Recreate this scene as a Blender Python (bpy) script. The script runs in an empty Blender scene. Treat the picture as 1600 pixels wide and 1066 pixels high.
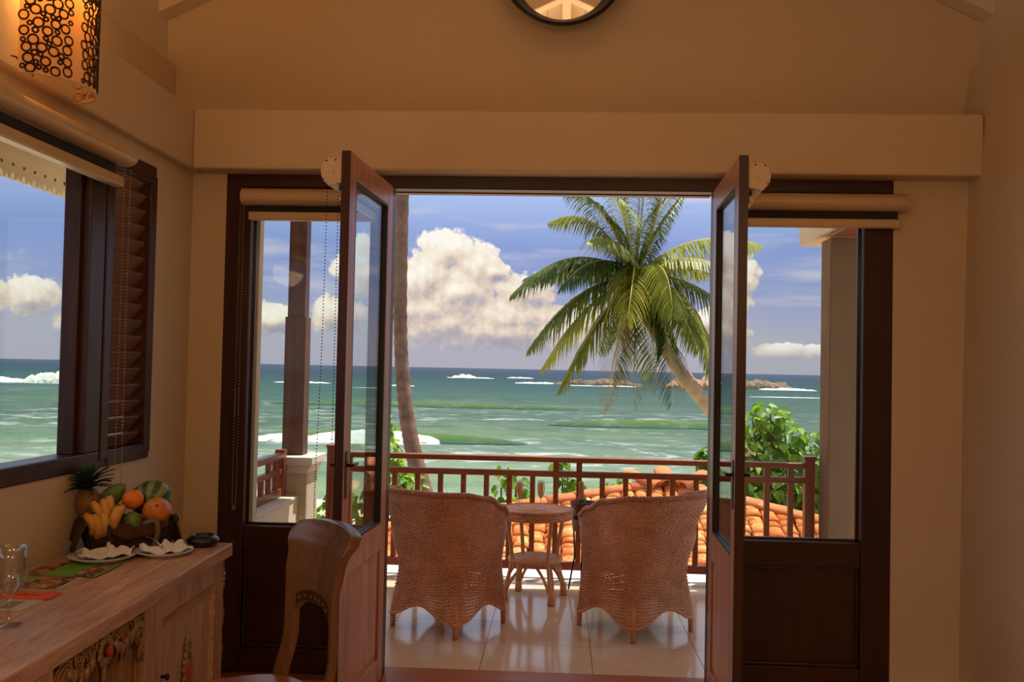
import bpy, bmesh, math, random
from mathutils import Vector, Matrix, noise
import numpy as np
R = random.Random(7)
PI = math.pi
C = bpy.context.scene.collection
sc = bpy.context.scene

# ---------------------------------------------------------------- node helpers
class NT:
    def __init__(s, tree): s.t = tree; s.n = tree.nodes; s.l = tree.links
    def node(s, kind, **kw):
        nd = s.n.new(kind)
        for k, v in kw.items(): setattr(nd, k, v)
        return nd
    def put(s, sock, v):
        if v is None: return
        if hasattr(v, 'is_linked') or isinstance(v, bpy.types.NodeSocket): s.l.new(v, sock)
        else:
            if isinstance(v, (tuple, list)) and len(v) == 3 and sock.type == 'RGBA': v = (*v, 1)
            sock.default_value = v
    def m(s, op, a, b=None, c=None, clamp=False):
        nd = s.node('ShaderNodeMath', operation=op, use_clamp=clamp)
        s.put(nd.inputs[0], a); s.put(nd.inputs[1], b); s.put(nd.inputs[2], c)
        return nd.outputs[0]
    def mix(s, f, a, b, blend='MIX'):
        nd = s.node('ShaderNodeMix', data_type='RGBA', blend_type=blend)
        s.put(nd.inputs[0], f); s.put(nd.inputs[6], a); s.put(nd.inputs[7], b)
        return nd.outputs[2]
    def ramp(s, f, stops, interp='LINEAR'):
        nd = s.node('ShaderNodeValToRGB'); cr = nd.color_ramp; cr.interpolation = interp
        while len(cr.elements) < len(stops): cr.elements.new(0.5)
        for e, (p, c) in zip(cr.elements, stops):
            e.position = p; e.color = (*c, 1) if len(c) == 3 else c
        s.put(nd.inputs[0], f)
        return nd.outputs[0]
    def noise(s, vec, scale, detail=4, rough=.55, dist=0):
        nd = s.node('ShaderNodeTexNoise')
        s.put(nd.inputs['Vector'], vec); nd.inputs['Scale'].default_value = scale
        nd.inputs['Detail'].default_value = detail; nd.inputs['Roughness'].default_value = rough
        nd.inputs['Distortion'].default_value = dist
        return nd.outputs[0]
    def smooth(s, v, a, b):
        nd = s.node('ShaderNodeMapRange', interpolation_type='SMOOTHSTEP')
        s.put(nd.inputs[0], v); nd.inputs[1].default_value = a; nd.inputs[2].default_value = b
        return nd.outputs[0]
    def comb(s, x, y, z=0.0):
        nd = s.node('ShaderNodeCombineXYZ')
        for i, v in enumerate((x, y, z)): s.put(nd.inputs[i], v)
        return nd.outputs[0]
    def scale(s, vec, sx, sy, sz):
        nd = s.node('ShaderNodeMapping'); s.put(nd.inputs[0], vec); nd.inputs[3].default_value = (sx, sy, sz)
        return nd.outputs[0]

# ---------------------------------------------------------------- camera, sky, sun, exposure
cam = bpy.data.cameras.new('camera'); camo = bpy.data.objects.new('camera', cam); C.objects.link(camo)
cam.sensor_width = 36; cam.lens = 33.75; cam.clip_end = 60000; cam.clip_start = .05
_r, _u, _f = Vector((.9985, .0500, .0205)), Vector((-.0189, -.0300, .9994)), Vector((-.0504, .9983, .0290))
_f.normalize(); _r = (_r - _f*_r.dot(_f)).normalized(); _u = _r.cross(_f)
camo.matrix_world = Matrix(((_r.x, _u.x, -_f.x, 0), (_r.y, _u.y, -_f.y, 0), (_r.z, _u.z, -_f.z, 1.55), (0, 0, 0, 1)))
sc.camera = camo

SUN_AZ, SUN_EL = math.radians(60), math.radians(70)      # azimuth: to the right of the view towards the sea
sd = bpy.data.lights.new('sun', 'SUN'); sd.energy = 6.6; sd.angle = .01; sd.color = (1, .94, .84)
so = bpy.data.objects.new('sun', sd); C.objects.link(so)
sv = Vector((math.cos(SUN_EL)*math.sin(SUN_AZ), math.cos(SUN_EL)*math.cos(SUN_AZ), math.sin(SUN_EL)))
so.rotation_euler = sv.to_track_quat('Z', 'Y').to_euler(); so.location = sv*60

w = bpy.data.worlds.new('sky'); sc.world = w; w.use_nodes = True
T = NT(w.node_tree); T.n.clear()
tc = T.node('ShaderNodeTexCoord'); sx = T.node('ShaderNodeSeparateXYZ'); T.l.new(tc.outputs['Generated'], sx.inputs[0])
A = T.m('MULTIPLY', T.m('ARCTAN2', sx.outputs[0], sx.outputs[1]), 57.2958)
E = T.m('MULTIPLY', T.m('ARCSINE', sx.outputs[2]), 57.2958)
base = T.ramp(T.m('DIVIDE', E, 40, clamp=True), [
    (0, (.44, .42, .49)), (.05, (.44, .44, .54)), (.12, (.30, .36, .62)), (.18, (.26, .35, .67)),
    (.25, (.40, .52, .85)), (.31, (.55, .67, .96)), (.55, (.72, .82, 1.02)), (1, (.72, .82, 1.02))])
AE = T.comb(A, E, 0.0)
# cumulus banks: azimuth, elevation, half width, half height (degrees)
CUM = [(-6.9, 7.0, 2.1, 1.5), (-5.3, 6.2, 1.9, 1.7), (-8.2, 5.3, 2.4, 1.9), (-6.3, 4.6, 3.0, 1.9), (-4.0, 5.9, 1.3, .55),
       (-2.4, 4.6, 2.2, 1.3), (-3.3, 3.1, 3.8, 1.6), (-7.2, 2.7, 4.2, 1.7), (-11.5, 5.6, 2.5, 2.4), (-13.2, 3.0, 2.6, 1.3),
       (-17.0, 2.6, 2.4, 1.1), (.3, 2.2, 3.2, 1.5), (4.2, 3.6, 2.0, 1.0), (8.8, 3.0, 1.6, 1.0), (10.2, 5.4, 1.5, 2.6),
       (9.6, 2.0, 1.8, 1.6), (12.6, 1.3, 1.9, .6), (15.2, 1.3, 1.8, .6), (-29.6, 3.3, 2.0, 1.3), (-26.6, 2.2, 2.4, .9),
       (-33, 3.0, 3, 1.6), (24, 2.6, 4, 1.7), (33, 3.8, 5, 2.4), (-44, 4.0, 5, 2.2), (-60, 3.6, 7, 2.4), (52, 3, 6, 2), (75, 4, 7, 3), (-3.5, 2.3, 7.5, 1.5), (2.5, 2.9, 4.5, 1.4), (-8, 3.4, 4, 1.6)]
def density(dA, dE):
    a_, e_ = T.m('ADD', A, dA), T.m('ADD', E, dE); vec = T.comb(a_, e_, 0.0)
    fld = None
    for a, e, ra, re_ in CUM:
        sc_ = T.node('ShaderNodeVectorMath', operation='MULTIPLY_ADD'); T.l.new(vec, sc_.inputs[0])
        sc_.inputs[1].default_value = (1/ra, 1/re_, 0); sc_.inputs[2].default_value = (-a/ra, -e/re_, 0)
        ln = T.node('ShaderNodeVectorMath', operation='LENGTH'); T.l.new(sc_.outputs[0], ln.inputs[0])
        fld = ln.outputs['Value'] if fld is None else T.m('SMOOTH_MIN', fld, ln.outputs['Value'], .30)
    fld = T.m('SUBTRACT', 1.0, fld)
    nn = T.node('ShaderNodeTexNoise', noise_dimensions='2D'); T.put(nn.inputs['Vector'], vec); nn.inputs['Scale'].default_value = .55
    nn.inputs['Detail'].default_value = 6; nn.inputs['Roughness'].default_value = .56; n1 = nn.outputs[0]
    vor = T.node('ShaderNodeTexVoronoi', feature='SMOOTH_F1', voronoi_dimensions='2D'); T.put(vor.inputs['Vector'], vec); vor.inputs['Scale'].default_value = 1.5
    vor.inputs['Smoothness'].default_value = .25; vor.inputs['Detail'].default_value = 2.0; vor.inputs['Roughness'].default_value = .5
    bill = T.m('SUBTRACT', .5, vor.outputs['Distance'])
    return T.m('ADD', fld, T.m('ADD', T.m('MULTIPLY', T.m('SUBTRACT', n1, .5), .80), T.m('MULTIPLY', bill, .26)))
dens = density(0.0, 0.0)
lit = T.m('SUBTRACT', dens, density(-.28, .55))              # thinner towards the sun: the lit side of a billow
alpha = T.smooth(dens, .05, .20)
low = T.smooth(E, .2, 2.2)                                   # cloud bases sink into haze
shade = T.m('ADD', T.m('ADD', .26, T.m('MULTIPLY', lit, .72)), T.m('MULTIPLY', E, .066), clamp=True)
ccol = T.ramp(shade, [(0, (.36, .345, .40)), (.28, (.52, .46, .46)), (.50, (.76, .62, .52)), (.72, (.90, .79, .65)), (1, (1.0, .95, .86))])
alpha = T.m('MULTIPLY', alpha, T.m('ADD', .12, T.m('MULTIPLY', low, .88)))
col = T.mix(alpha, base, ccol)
# thin streaks of high cloud
st = T.noise(T.scale(AE, .09, .55, 1), 1.0, 3, .55)
sa = T.m('MULTIPLY', T.smooth(st, .50, .72), T.m('MULTIPLY', T.smooth(E, 1.0, 4.0), .50))
col = T.mix(T.m('MULTIPLY', sa, T.m('SUBTRACT', 1.0, alpha)), col, (.78, .72, .70))
below = T.smooth(E, -.6, 0.0)
col = T.mix(below, (.12, .17, .19), col)
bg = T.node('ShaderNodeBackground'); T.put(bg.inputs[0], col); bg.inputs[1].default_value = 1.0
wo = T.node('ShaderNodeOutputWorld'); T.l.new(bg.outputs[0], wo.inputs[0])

def lamp(name, loc, power, radius, color=(1, .62, .30)):
    d = bpy.data.lights.new(name, 'POINT'); d.energy = power; d.color = color; d.shadow_soft_size = radius
    o = bpy.data.objects.new(name, d); o.location = loc; C.objects.link(o); return o
ul = bpy.data.lights.new('fill_uplight', 'SPOT'); ul.energy = 60; ul.color = (1, .66, .36); ul.spot_size = 2.3; ul.spot_blend = .6; ul.shadow_soft_size = .08  # unseen spot without a fixture, added to brighten the ceiling and fill the room
uo = bpy.data.objects.new('fill_uplight', ul); uo.location = (0, 2.45, 3.25); uo.rotation_euler = (PI, 0, 0); C.objects.link(uo)
lamp('room_fill', (-.9, -.6, 2.55), 37, .16, (1, .66, .36))  # added warm fill: bare point lights behind the camera, no fixtures
lamp('room_fill', (1.1, -.6, 2.55), 37, .16, (1, .66, .36))
w.cycles.sampling_method = 'MANUAL'; w.cycles.sample_map_resolution = 512
vs = sc.view_settings
vs.view_transform = 'Standard'; vs.look = 'None'; vs.exposure = 0.0; vs.gamma = 1.0; vs.use_curve_mapping = False
sc.cycles.use_denoising = True
sc.cycles.max_bounces = 7; sc.cycles.transparent_max_bounces = 16
sc.cycles.sample_clamp_indirect = 6

# ---------------------------------------------------------------- materials
MATS = {}
def new_mat(name):
    m = bpy.data.materials.new(name); m.use_nodes = True
    t = NT(m.node_tree); b = t.n['Principled BSDF']; MATS[name] = m
    return m, t, b
def spec(b, v): b.inputs['Specular IOR Level'].default_value = v
def bumpn(t, b, h, strength=.2, dist=.01):
    nd = t.node('ShaderNodeBump'); nd.inputs['Strength'].default_value = strength; nd.inputs['Distance'].default_value = dist
    t.put(nd.inputs['Height'], h); t.l.new(nd.outputs[0], b.inputs['Normal'])
def ocoord(t): return t.node('ShaderNodeTexCoord').outputs['Object']
def plain(name, col, rough=.5, metal=0, sp=.5, var=.12, scale=6, bump=0, rnd=0):
    m, t, b = new_mat(name)
    n = t.noise(ocoord(t), scale, 4)
    c = t.mix(n, tuple(x*(1-var) for x in col), tuple(min(1, x*(1+var)) for x in col))
    if rnd:
        oi = t.node('ShaderNodeObjectInfo')
        c = t.mix(oi.outputs['Random'], t.mix(1.0, c, (1-rnd,)*3, 'MULTIPLY'), t.mix(1.0, c, (1+rnd,)*3, 'MULTIPLY'))
    t.put(b.inputs['Base Color'], c); b.inputs['Roughness'].default_value = rough
    b.inputs['Metallic'].default_value = metal; spec(b, sp)
    if bump: bumpn(t, b, t.noise(ocoord(t), scale*6, 4), bump)
    return m
def wood(name, c1, c2, axis='Z', rough=.4, scale=7, sp=.4, bump=.06, pores=.5):
    m, t, b = new_mat(name)
    s = {'X': (.09, 1, 1), 'Y': (1, .09, 1), 'Z': (1, 1, .09)}[axis]
    v = t.scale(ocoord(t), *[x*scale for x in s])
    n = t.noise(v, 1.6, 5, .6, 1.2); f = t.noise(v, 9, 3, .7)
    k = t.m('ADD', t.m('MULTIPLY', n, 1-pores*.5), t.m('MULTIPLY', f, pores*.5))
    c = t.ramp(k, [(.3, c1), (.5, tuple((x+y)/2 for x, y in zip(c1, c2))), (.68, c2)])
    t.put(b.inputs['Base Color'], c); b.inputs['Roughness'].default_value = rough; spec(b, sp)
    if bump: bumpn(t, b, f, bump, .004)
    return m
def glass_pane(name, tint=(.96, .99, .98), f0=.03):
    m = bpy.data.materials.new(name); m.use_nodes = True; t = NT(m.node_tree); t.n.clear(); MATS[name] = m
    tr = t.node('ShaderNodeBsdfTransparent'); tr.inputs[0].default_value = (*tint, 1)
    gl = t.node('ShaderNodeBsdfGlossy'); gl.inputs['Roughness'].default_value = .01
    ge = t.node('ShaderNodeNewGeometry'); dt = t.node('ShaderNodeVectorMath', operation='DOT_PRODUCT')
    t.l.new(ge.outputs['Normal'], dt.inputs[0]); t.l.new(ge.outputs['Incoming'], dt.inputs[1])
    sch = t.m('ADD', f0, t.m('MULTIPLY', 1-f0, t.m('POWER', t.m('SUBTRACT', 1.0, t.m('ABSOLUTE', dt.outputs['Value']), clamp=True), 5.0)))
    mx = t.node('ShaderNodeMixShader'); t.l.new(sch, mx.inputs[0]); t.l.new(tr.outputs[0], mx.inputs[1]); t.l.new(gl.outputs[0], mx.inputs[2])
    o = t.node('ShaderNodeOutputMaterial'); t.l.new(mx.outputs[0], o.inputs[0]); return m
def clear_glass(name, col=(1, 1, 1), ior=1.45, rough=0):
    m, t, b = new_mat(name)
    b.inputs['Base Color'].default_value = (*col, 1); b.inputs['Transmission Weight'].default_value = 1
    b.inputs['IOR'].default_value = ior; b.inputs['Roughness'].default_value = rough
    return m
def emis(name, col, st):
    m, t, b = new_mat(name)
    b.inputs['Emission Color'].default_value = (*col, 1); b.inputs['Emission Strength'].default_value = st
    b.inputs['Base Color'].default_value = (*col, 1); return m

def wall_paint():
    m, t, b = new_mat('wall_paint')
    v = ocoord(t); n = t.noise(v, 1.3, 5, .6); f = t.noise(v, 30, 3, .6)
    t.put(b.inputs['Base Color'], t.mix(n, (.58, .45, .305), (.66, .515, .355)))
    b.inputs['Roughness'].default_value = .85; spec(b, .2); bumpn(t, b, t.m('ADD', n, t.m('MULTIPLY', f, .25)), .12, .03)
wall_paint()
plain('cream_paint', (.88, .72, .48), .6, var=.06)
plain('white_timber', (.70, .58, .44), .55, var=.06)
plain('balcony_plaster', (.74, .62, .46), .85, sp=.2, var=.08, scale=2)
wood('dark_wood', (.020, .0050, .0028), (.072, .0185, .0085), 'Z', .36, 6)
wood('dark_wood_y', (.020, .0050, .0028), (.072, .0185, .0085), 'Y', .36, 6)
wood('dark_wood_x', (.020, .0050, .0028), (.072, .0185, .0085), 'X', .36, 6)
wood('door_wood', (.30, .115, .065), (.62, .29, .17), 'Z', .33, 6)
wood('door_wood_y', (.30, .115, .065), (.62, .29, .17), 'Y', .33, 6)
wood('rail_wood', (.15, .036, .014), (.34, .088, .032), 'X', .34, 6)
wood('rail_wood_z', (.15, .036, .014), (.34, .088, .032), 'Z', .34, 6)
wood('rail_wood_y', (.15, .036, .014), (.34, .088, .032), 'Y', .34, 6)
wood('desk_wood', (.24, .120, .072), (.70, .43, .28), 'Y', .40, 11, bump=.2, pores=.8)
wood('desk_wood_z', (.25, .125, .072), (.68, .40, .25), 'Z', .45, 10, bump=.2, pores=.8)
wood('chair_wood', (.095, .036, .012), (.24, .100, .036), 'Z', .27, 5, sp=.5)
wood('seat_wood', (.16, .058, .024), (.34, .135, .055), 'X', .28, 5, sp=.5)
wood('post_wood', (.050, .016, .009), (.14, .046, .022), 'Z', .5, 6)
wood('slat_wood', (.14, .062, .034), (.26, .125, .07), 'Y', .5, 6)
wood('threshold_wood', (.25, .075, .03), (.42, .14, .06), 'X', .4, 6)
plain('blind_metal', (.56, .40, .24), .4, .2, var=.03)
plain('blind_shadow', (.02, .016, .013), .7)  # near-black carries the shadow between cassette and bottom bar
plain('blind_fabric', (.62, .50, .36), .8)
plain('chain_metal', (.62, .55, .45), .3, .7)
plain('plate_cream', (.62, .46, .30), .45, var=.03)
plain('screw', (.10, .04, .02), .4, .5)
plain('gasket', (.006, .006, .007), .5)
glass_pane('pane_glass')
plain('concrete', (.24, .150, .090), .9, sp=.2, var=.35, scale=3, bump=.25)
plain('stone_cap', (.62, .56, .46), .85, sp=.2, var=.15, scale=5, bump=.15)
plain('pedestal_plaster', (.50, .42, .30), .85, sp=.2, var=.2, scale=4, bump=.1)
def tile_floor():
    m, t, b = new_mat('floor_tile')
    v = ocoord(t); n = t.noise(v, 2.2, 5, .6); f = t.noise(v, 60, 3, .6)
    k = t.m('ADD', t.m('MULTIPLY', n, .7), t.m('MULTIPLY', f, .3))
    t.put(b.inputs['Base Color'], t.ramp(k, [(.3, (.60, .43, .29)), (.7, (.78, .59, .41))]))
    b.inputs['Roughness'].default_value = .12; spec(b, .42)
    bumpn(t, b, n, .02, .02)
tile_floor()
plain('grout', (.20, .15, .11), .8)
plain('ledge_paint', (.80, .76, .70), .7)
def wicker(name, c1, c2):
    m, t, b = new_mat(name)
    n = t.noise(ocoord(t), 5, 4, .6); f = t.noise(ocoord(t), 70, 2, .6)
    t.put(b.inputs['Base Color'], t.ramp(t.m('ADD', t.m('MULTIPLY', n, .5), t.m('MULTIPLY', f, .5)), [(.32, c1), (.68, c2)]))
    b.inputs['Roughness'].default_value = .42; spec(b, .5)
wicker('wicker', (.48, .20, .10), (.88, .46, .27))
wicker('wicker_dark', (.32, .13, .07), (.60, .28, .16))
wicker('rattan', (.50, .22, .09), (.70, .36, .17))
def tile_clay(name, c1, c2, c3):
    m, t, b = new_mat(name)
    oi = t.node('ShaderNodeObjectInfo')
    n = t.noise(ocoord(t), 9, 5, .65); g = t.noise(t.node('ShaderNodeNewGeometry').outputs['Position'], 1.4, 3, .6)
    c = t.mix(oi.outputs['Random'], c1, c2)
    c = t.mix(t.smooth(t.m('ADD', t.m('MULTIPLY', n, .6), t.m('MULTIPLY', g, .4)), .48, .66), c, c3)
    t.put(b.inputs['Base Color'], c); b.inputs['Roughness'].default_value = .85; spec(b, .2); bumpn(t, b, n, .3, .01)
tile_clay('clay_tile', (.66, .14, .03), (.80, .27, .07), (.86, .60, .27))
tile_clay('clay_ridge', (.64, .20, .075), (.70, .25, .09), (.66, .33, .16))
plain('roof_deck', (.16, .06, .03), .9)
plain('gold_carving', (.34, .20, .085), .32, .6, var=.85, scale=34, bump=.3)
plain('carving_red', (.36, .04, .02), .4)
plain('iron', (.03, .022, .018), .45, .6)
plain('black_lacquer', (.012, .010, .010), .28)
plain('porcelain', (.62, .62, .60), .25)
plain('napkin', (.66, .63, .62), .85, var=.05)
plain('steel', (.55, .52, .48), .25, 1.0)
plain('basket_brown', (.045, .020, .010), .75, var=.5, scale=25, bump=.3)
plain('basket_cloth', (.060, .024, .010), .9, var=.4, scale=12, bump=.2)
plain('banana_skin', (.62, .32, .055), .45, var=.25, scale=14)
plain('banana_tip', (.05, .025, .012), .7)
plain('mango_skin', (.11, .17, .025), .38, var=.35, scale=9)
plain('orange_skin', (.78, .19, .012), .4, var=.08, scale=60, bump=.15)
def papaya():
    m, t, b = new_mat('papaya_skin')
    n = t.noise(ocoord(t), 16, 4, .6); g = t.noise(ocoord(t), 45, 2, .5)
    c = t.mix(t.smooth(n, .45, .62), (.70, .21, .025), (.42, .20, .04))
    c = t.mix(t.smooth(g, .62, .70), c, (.30, .06, .02))
    t.put(b.inputs['Base Color'], c); b.inputs['Roughness'].default_value = .4
papaya()
def melon():
    m, t, b = new_mat('watermelon_skin')
    o = ocoord(t); s = t.node('ShaderNodeSeparateXYZ'); t.put(s.inputs[0], o)
    a = t.m('ARCTAN2', s.outputs[2], s.outputs[0])
    k = t.m('ADD', t.m('SINE', t.m('MULTIPLY', a, 9.0)), t.m('MULTIPLY', t.m('SUBTRACT', t.noise(o, 40, 4, .7), .5), 1.8))
    t.put(b.inputs['Base Color'], t.mix(t.smooth(k, -.1, .35), (.20, .27, .10), (.035, .075, .022)))
    b.inputs['Roughness'].default_value = .35
melon()
plain('pineapple_leaf', (.030, .075, .026), .5, var=.5, scale=20)
plain('pineapple_rind', (.30, .15, .03), .6, var=.4, scale=30, bump=.5)
glass_pane('crystal', (.90, .91, .91), .16)
glass_pane('champagne', (.98, .70, .32))
_t = NT(MATS['champagne'].node_tree); _o = [n for n in _t.n if n.type == 'OUTPUT_MATERIAL'][0]; _src = _o.inputs[0].links[0].from_socket
_tr = _t.node('ShaderNodeBsdfTranslucent'); _tr.inputs[0].default_value = (.95, .52, .20, 1)
_mx = _t.node('ShaderNodeMixShader'); _mx.inputs[0].default_value = .5; _t.l.new(_src, _mx.inputs[1]); _t.l.new(_tr.outputs[0], _mx.inputs[2]); _t.l.new(_mx.outputs[0], _o.inputs[0])
plain('gold_foil', (.42, .17, .055), .45, .35, var=.3, scale=40, bump=.3)
plain('bottle_green', (.02, .05, .02), .15)
plain('cooler_red', (.13, .028, .016), .4)
plain('mirror_frame', (.012, .006, .004), .4)
m, t, b = new_mat('mirror_glass'); b.inputs['Base Color'].default_value = (.95, .92, .88, 1); b.inputs['Metallic'].default_value = 1; b.inputs['Roughness'].default_value = .03
def shade_paper():
    m = bpy.data.materials.new('shade_paper'); m.use_nodes = True; t = NT(m.node_tree); t.n.clear(); MATS['shade_paper'] = m
    n = t.noise(ocoord(t), 25, 3)
    c = t.mix(n, (.62, .47, .30), (.74, .58, .40))
    d = t.node('ShaderNodeBsdfDiffuse'); tr = t.node('ShaderNodeBsdfTranslucent'); t.put(d.inputs[0], c); tr.inputs[0].default_value = (.80, .42, .13, 1)
    mx = t.node('ShaderNodeMixShader'); mx.inputs[0].default_value = .45
    t.l.new(d.outputs[0], mx.inputs[1]); t.l.new(tr.outputs[0], mx.inputs[2])
    o = t.node('ShaderNodeOutputMaterial'); t.l.new(mx.outputs[0], o.inputs[0])
shade_paper()
plain('shade_ring', (.035, .010, .005), .5)
emis('bulb', (1, .55, .2), 12)
def print_mat(name, bgc, stops, scale):
    m, t, b = new_mat(name)
    o = ocoord(t); v = t.node('ShaderNodeTexVoronoi'); t.put(v.inputs['Vector'], o); v.inputs['Scale'].default_value = scale
    s = t.node('ShaderNodeSeparateColor'); t.l.new(v.outputs['Color'], s.inputs[0])
    t.put(b.inputs['Base Color'], t.ramp(t.m('ADD', t.m('MULTIPLY', s.outputs[0], .8), t.m('MULTIPLY', t.noise(o, 60, 3), .2)), stops, 'CONSTANT'))
    b.inputs['Roughness'].default_value = .3
print_mat('photo_print', 0, [(0, (.05, .015, .01)), (.25, (.30, .09, .05)), (.42, (.09, .04, .02)), (.56, (.42, .24, .16)), (.7, (.50, .40, .34)), (.82, (.28, .05, .03)), (.92, (.05, .16, .05))], 45)
print_mat('photo_print_warm', 0, [(0, (.04, .02, .01)), (.35, (.36, .13, .03)), (.55, (.05, .02, .015)), (.7, (.42, .22, .08)), (.88, (.14, .05, .02))], 30)
plain('print_green', (.12, .34, .03), .3, var=.45, scale=7)
plain('print_orange', (.72, .075, .012), .35, var=.03)
plain('print_ink', (.20, .02, .008), .5)
plain('print_grey', (.20, .19, .16), .5)
plain('paper', (.46, .42, .36), .6, var=.04)
plain('menu_black', (.012, .012, .012), .4)
def leafm(name, c1, c2, trans=.35, rough=.4):
    m = bpy.data.materials.new(name); m.use_nodes = True; t = NT(m.node_tree); MATS[name] = m
    b = t.n['Principled BSDF']
    oi = t.node('ShaderNodeObjectInfo'); n = t.noise(t.node('ShaderNodeNewGeometry').outputs['Position'], 2.3, 3)
    k = t.m('ADD', t.m('MULTIPLY', oi.outputs['Random'], .45), t.m('MULTIPLY', n, .55))
    c = t.ramp(k, [(.28, c1), (.72, c2)])
    t.put(b.inputs['Base Color'], c); b.inputs['Roughness'].default_value = rough; spec(b, .35)
    tr = t.node('ShaderNodeBsdfTranslucent'); t.put(tr.inputs[0], t.mix(1.0, c, (1.5, 1.5, .6), 'MULTIPLY'))
    mx = t.node('ShaderNodeMixShader'); mx.inputs[0].default_value = trans
    t.l.new(b.outputs[0], mx.inputs[1]); t.l.new(tr.outputs[0], mx.inputs[2])
    t.l.new(mx.outputs[0], t.n['Material Output'].inputs[0])
leafm('palm_leaf', (.042, .072, .010), (.30, .31, .040), .24)
leafm('palm_leaf_old', (.12, .15, .018), (.40, .37, .045), .24)
leafm('palm_leaf_dry', (.22, .10, .04), (.34, .17, .07), .2)
leafm('bush_leaf', (.075, .19, .014), (.33, .50, .055), .40)
plain('rachis', (.46, .38, .06), .5, var=.3)
plain('palm_bark', (.20, .122, .085), .95, sp=.1, var=.9, scale=4, bump=.9)
plain('palm_bark_light', (.42, .30, .18), .95, sp=.1, var=.4, scale=5, bump=.6)
plain('twig', (.16, .10, .05), .8)
plain('coconut', (.20, .15, .04), .5, var=.4)
plain('rock', (.21, .15, .105), .95, sp=.1, var=.6, scale=.12, bump=.5)
plain('rock_tan', (.40, .26, .15), .95, sp=.1, var=.5, scale=.2, bump=.5)
plain('sand', (.55, .47, .34), .95, sp=.1, var=.15, scale=.3)
leafm('foam', (.82, .85, .83), (.92, .93, .91), .35, .9)
def sea_mat():
    m, t, b = new_mat('sea_water')
    pos = t.node('ShaderNodeNewGeometry').outputs['Position']
    s = t.node('ShaderNodeSeparateXYZ'); t.put(s.inputs[0], pos)
    big = t.noise(t.scale(pos, .006, .02, 1), 1.0, 4, .6)
    # colour follows the depth of the water: pale over the shallows, blue far out (distance in metres, logarithmic)
    lg = t.m('LOGARITHM', t.m('MAXIMUM', s.outputs[1], 20.0), 10.0)
    k = t.m('ADD', lg, t.m('MULTIPLY', t.m('SUBTRACT', big, .5), .30))
    c = t.ramp(t.m('DIVIDE', t.m('SUBTRACT', k, 1.5), 2.0, clamp=True), [
        (.0, (.36, .36, .20)), (.14, (.235, .29, .19)), (.23, (.120, .178, .120)), (.32, (.064, .108, .072)), (.42, (.044, .092, .064)),
        (.54, (.021, .068, .056)), (.66, (.011, .043, .046)), (.76, (.010, .034, .052)), (.90, (.013, .032, .058)), (1, (.022, .040, .070))])
    c = t.mix(t.m('MULTIPLY', t.smooth(s.outputs[2], -6.35, -5.5), .85), c, (.14, .21, .070))
    g = t.noise(t.scale(pos, .016, .040, 1), 1.0, 3, .5)
    c = t.mix(t.m('MULTIPLY', t.smooth(g, .50, .68), t.m('MULTIPLY', t.smooth(s.outputs[1], 420, 110), .50)), c, (.125, .20, .085))
    d = t.noise(t.scale(pos, .16, .14, 1), 1.0, 5, .65)
    c = t.mix(t.m('MULTIPLY', t.smooth(d, .47, .62), .75), c, t.mix(1.0, c, (.62, .70, .78), 'MULTIPLY'))
    # foam streaks left by broken waves, near the shore
    f1 = t.noise(t.scale(pos, .22, .24, 1), 1.0, 7, .70, .4)
    f2 = t.noise(t.scale(pos, .012, .030, 1), 1.0, 3, .5)
    fm = t.m('MULTIPLY', t.smooth(f1, .50, .64), t.smooth(f2, .42, .60))
    fm = t.m('MULTIPLY', fm, t.smooth(s.outputs[1], 330, 90))
    c = t.mix(t.m('MULTIPLY', fm, .65), c, (.50, .52, .47))
    f3 = t.noise(t.scale(pos, .018, .09, 1), 1.0, 6, .72)
    c = t.mix(t.m('MULTIPLY', t.smooth(f3, .72, .80), .8), c, (.75, .78, .76))
    t.put(b.inputs['Base Color'], c); b.inputs['Roughness'].default_value = .55; spec(b, .10)
    h = t.m('ADD', t.noise(t.scale(pos, .25, .9, 1), 1.0, 5, .65), t.noise(t.scale(pos, .02, .1, 1), 1.0, 3))
    bumpn(t, b, h, .8, 1.2)
sea_mat()
def wave_mat():
    m = bpy.data.materials.new('wave_water'); m.use_nodes = True; t = NT(m.node_tree); t.n.clear(); MATS['wave_water'] = m
    pos = t.node('ShaderNodeNewGeometry').outputs['Position']; s = t.node('ShaderNodeSeparateXYZ'); t.put(s.inputs[0], pos)
    d = t.noise(t.scale(pos, .3, .3, .8), 1.0, 4, .6)
    c = t.mix(t.smooth(s.outputs[2], -6.45, -5.6), (.085, .185, .125), (.17, .27, .085))
    c = t.mix(t.m('MULTIPLY', t.smooth(d, .5, .68), .5), c, (.30, .36, .25))
    df = t.node('ShaderNodeBsdfDiffuse'); tr = t.node('ShaderNodeBsdfTranslucent'); t.put(df.inputs[0], c); t.put(tr.inputs[0], c)
    mx = t.node('ShaderNodeMixShader'); mx.inputs[0].default_value = .5; t.l.new(df.outputs[0], mx.inputs[1]); t.l.new(tr.outputs[0], mx.inputs[2])
    tp = t.node('ShaderNodeBsdfTransparent'); m2 = t.node('ShaderNodeMixShader')   # thin water at the foot of the swell
    t.put(m2.inputs[0], t.smooth(s.outputs[2], -6.50, -6.30)); t.l.new(tp.outputs[0], m2.inputs[1]); t.l.new(mx.outputs[0], m2.inputs[2])
    o = t.node('ShaderNodeOutputMaterial'); t.l.new(m2.outputs[0], o.inputs[0])
wave_mat()

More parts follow.
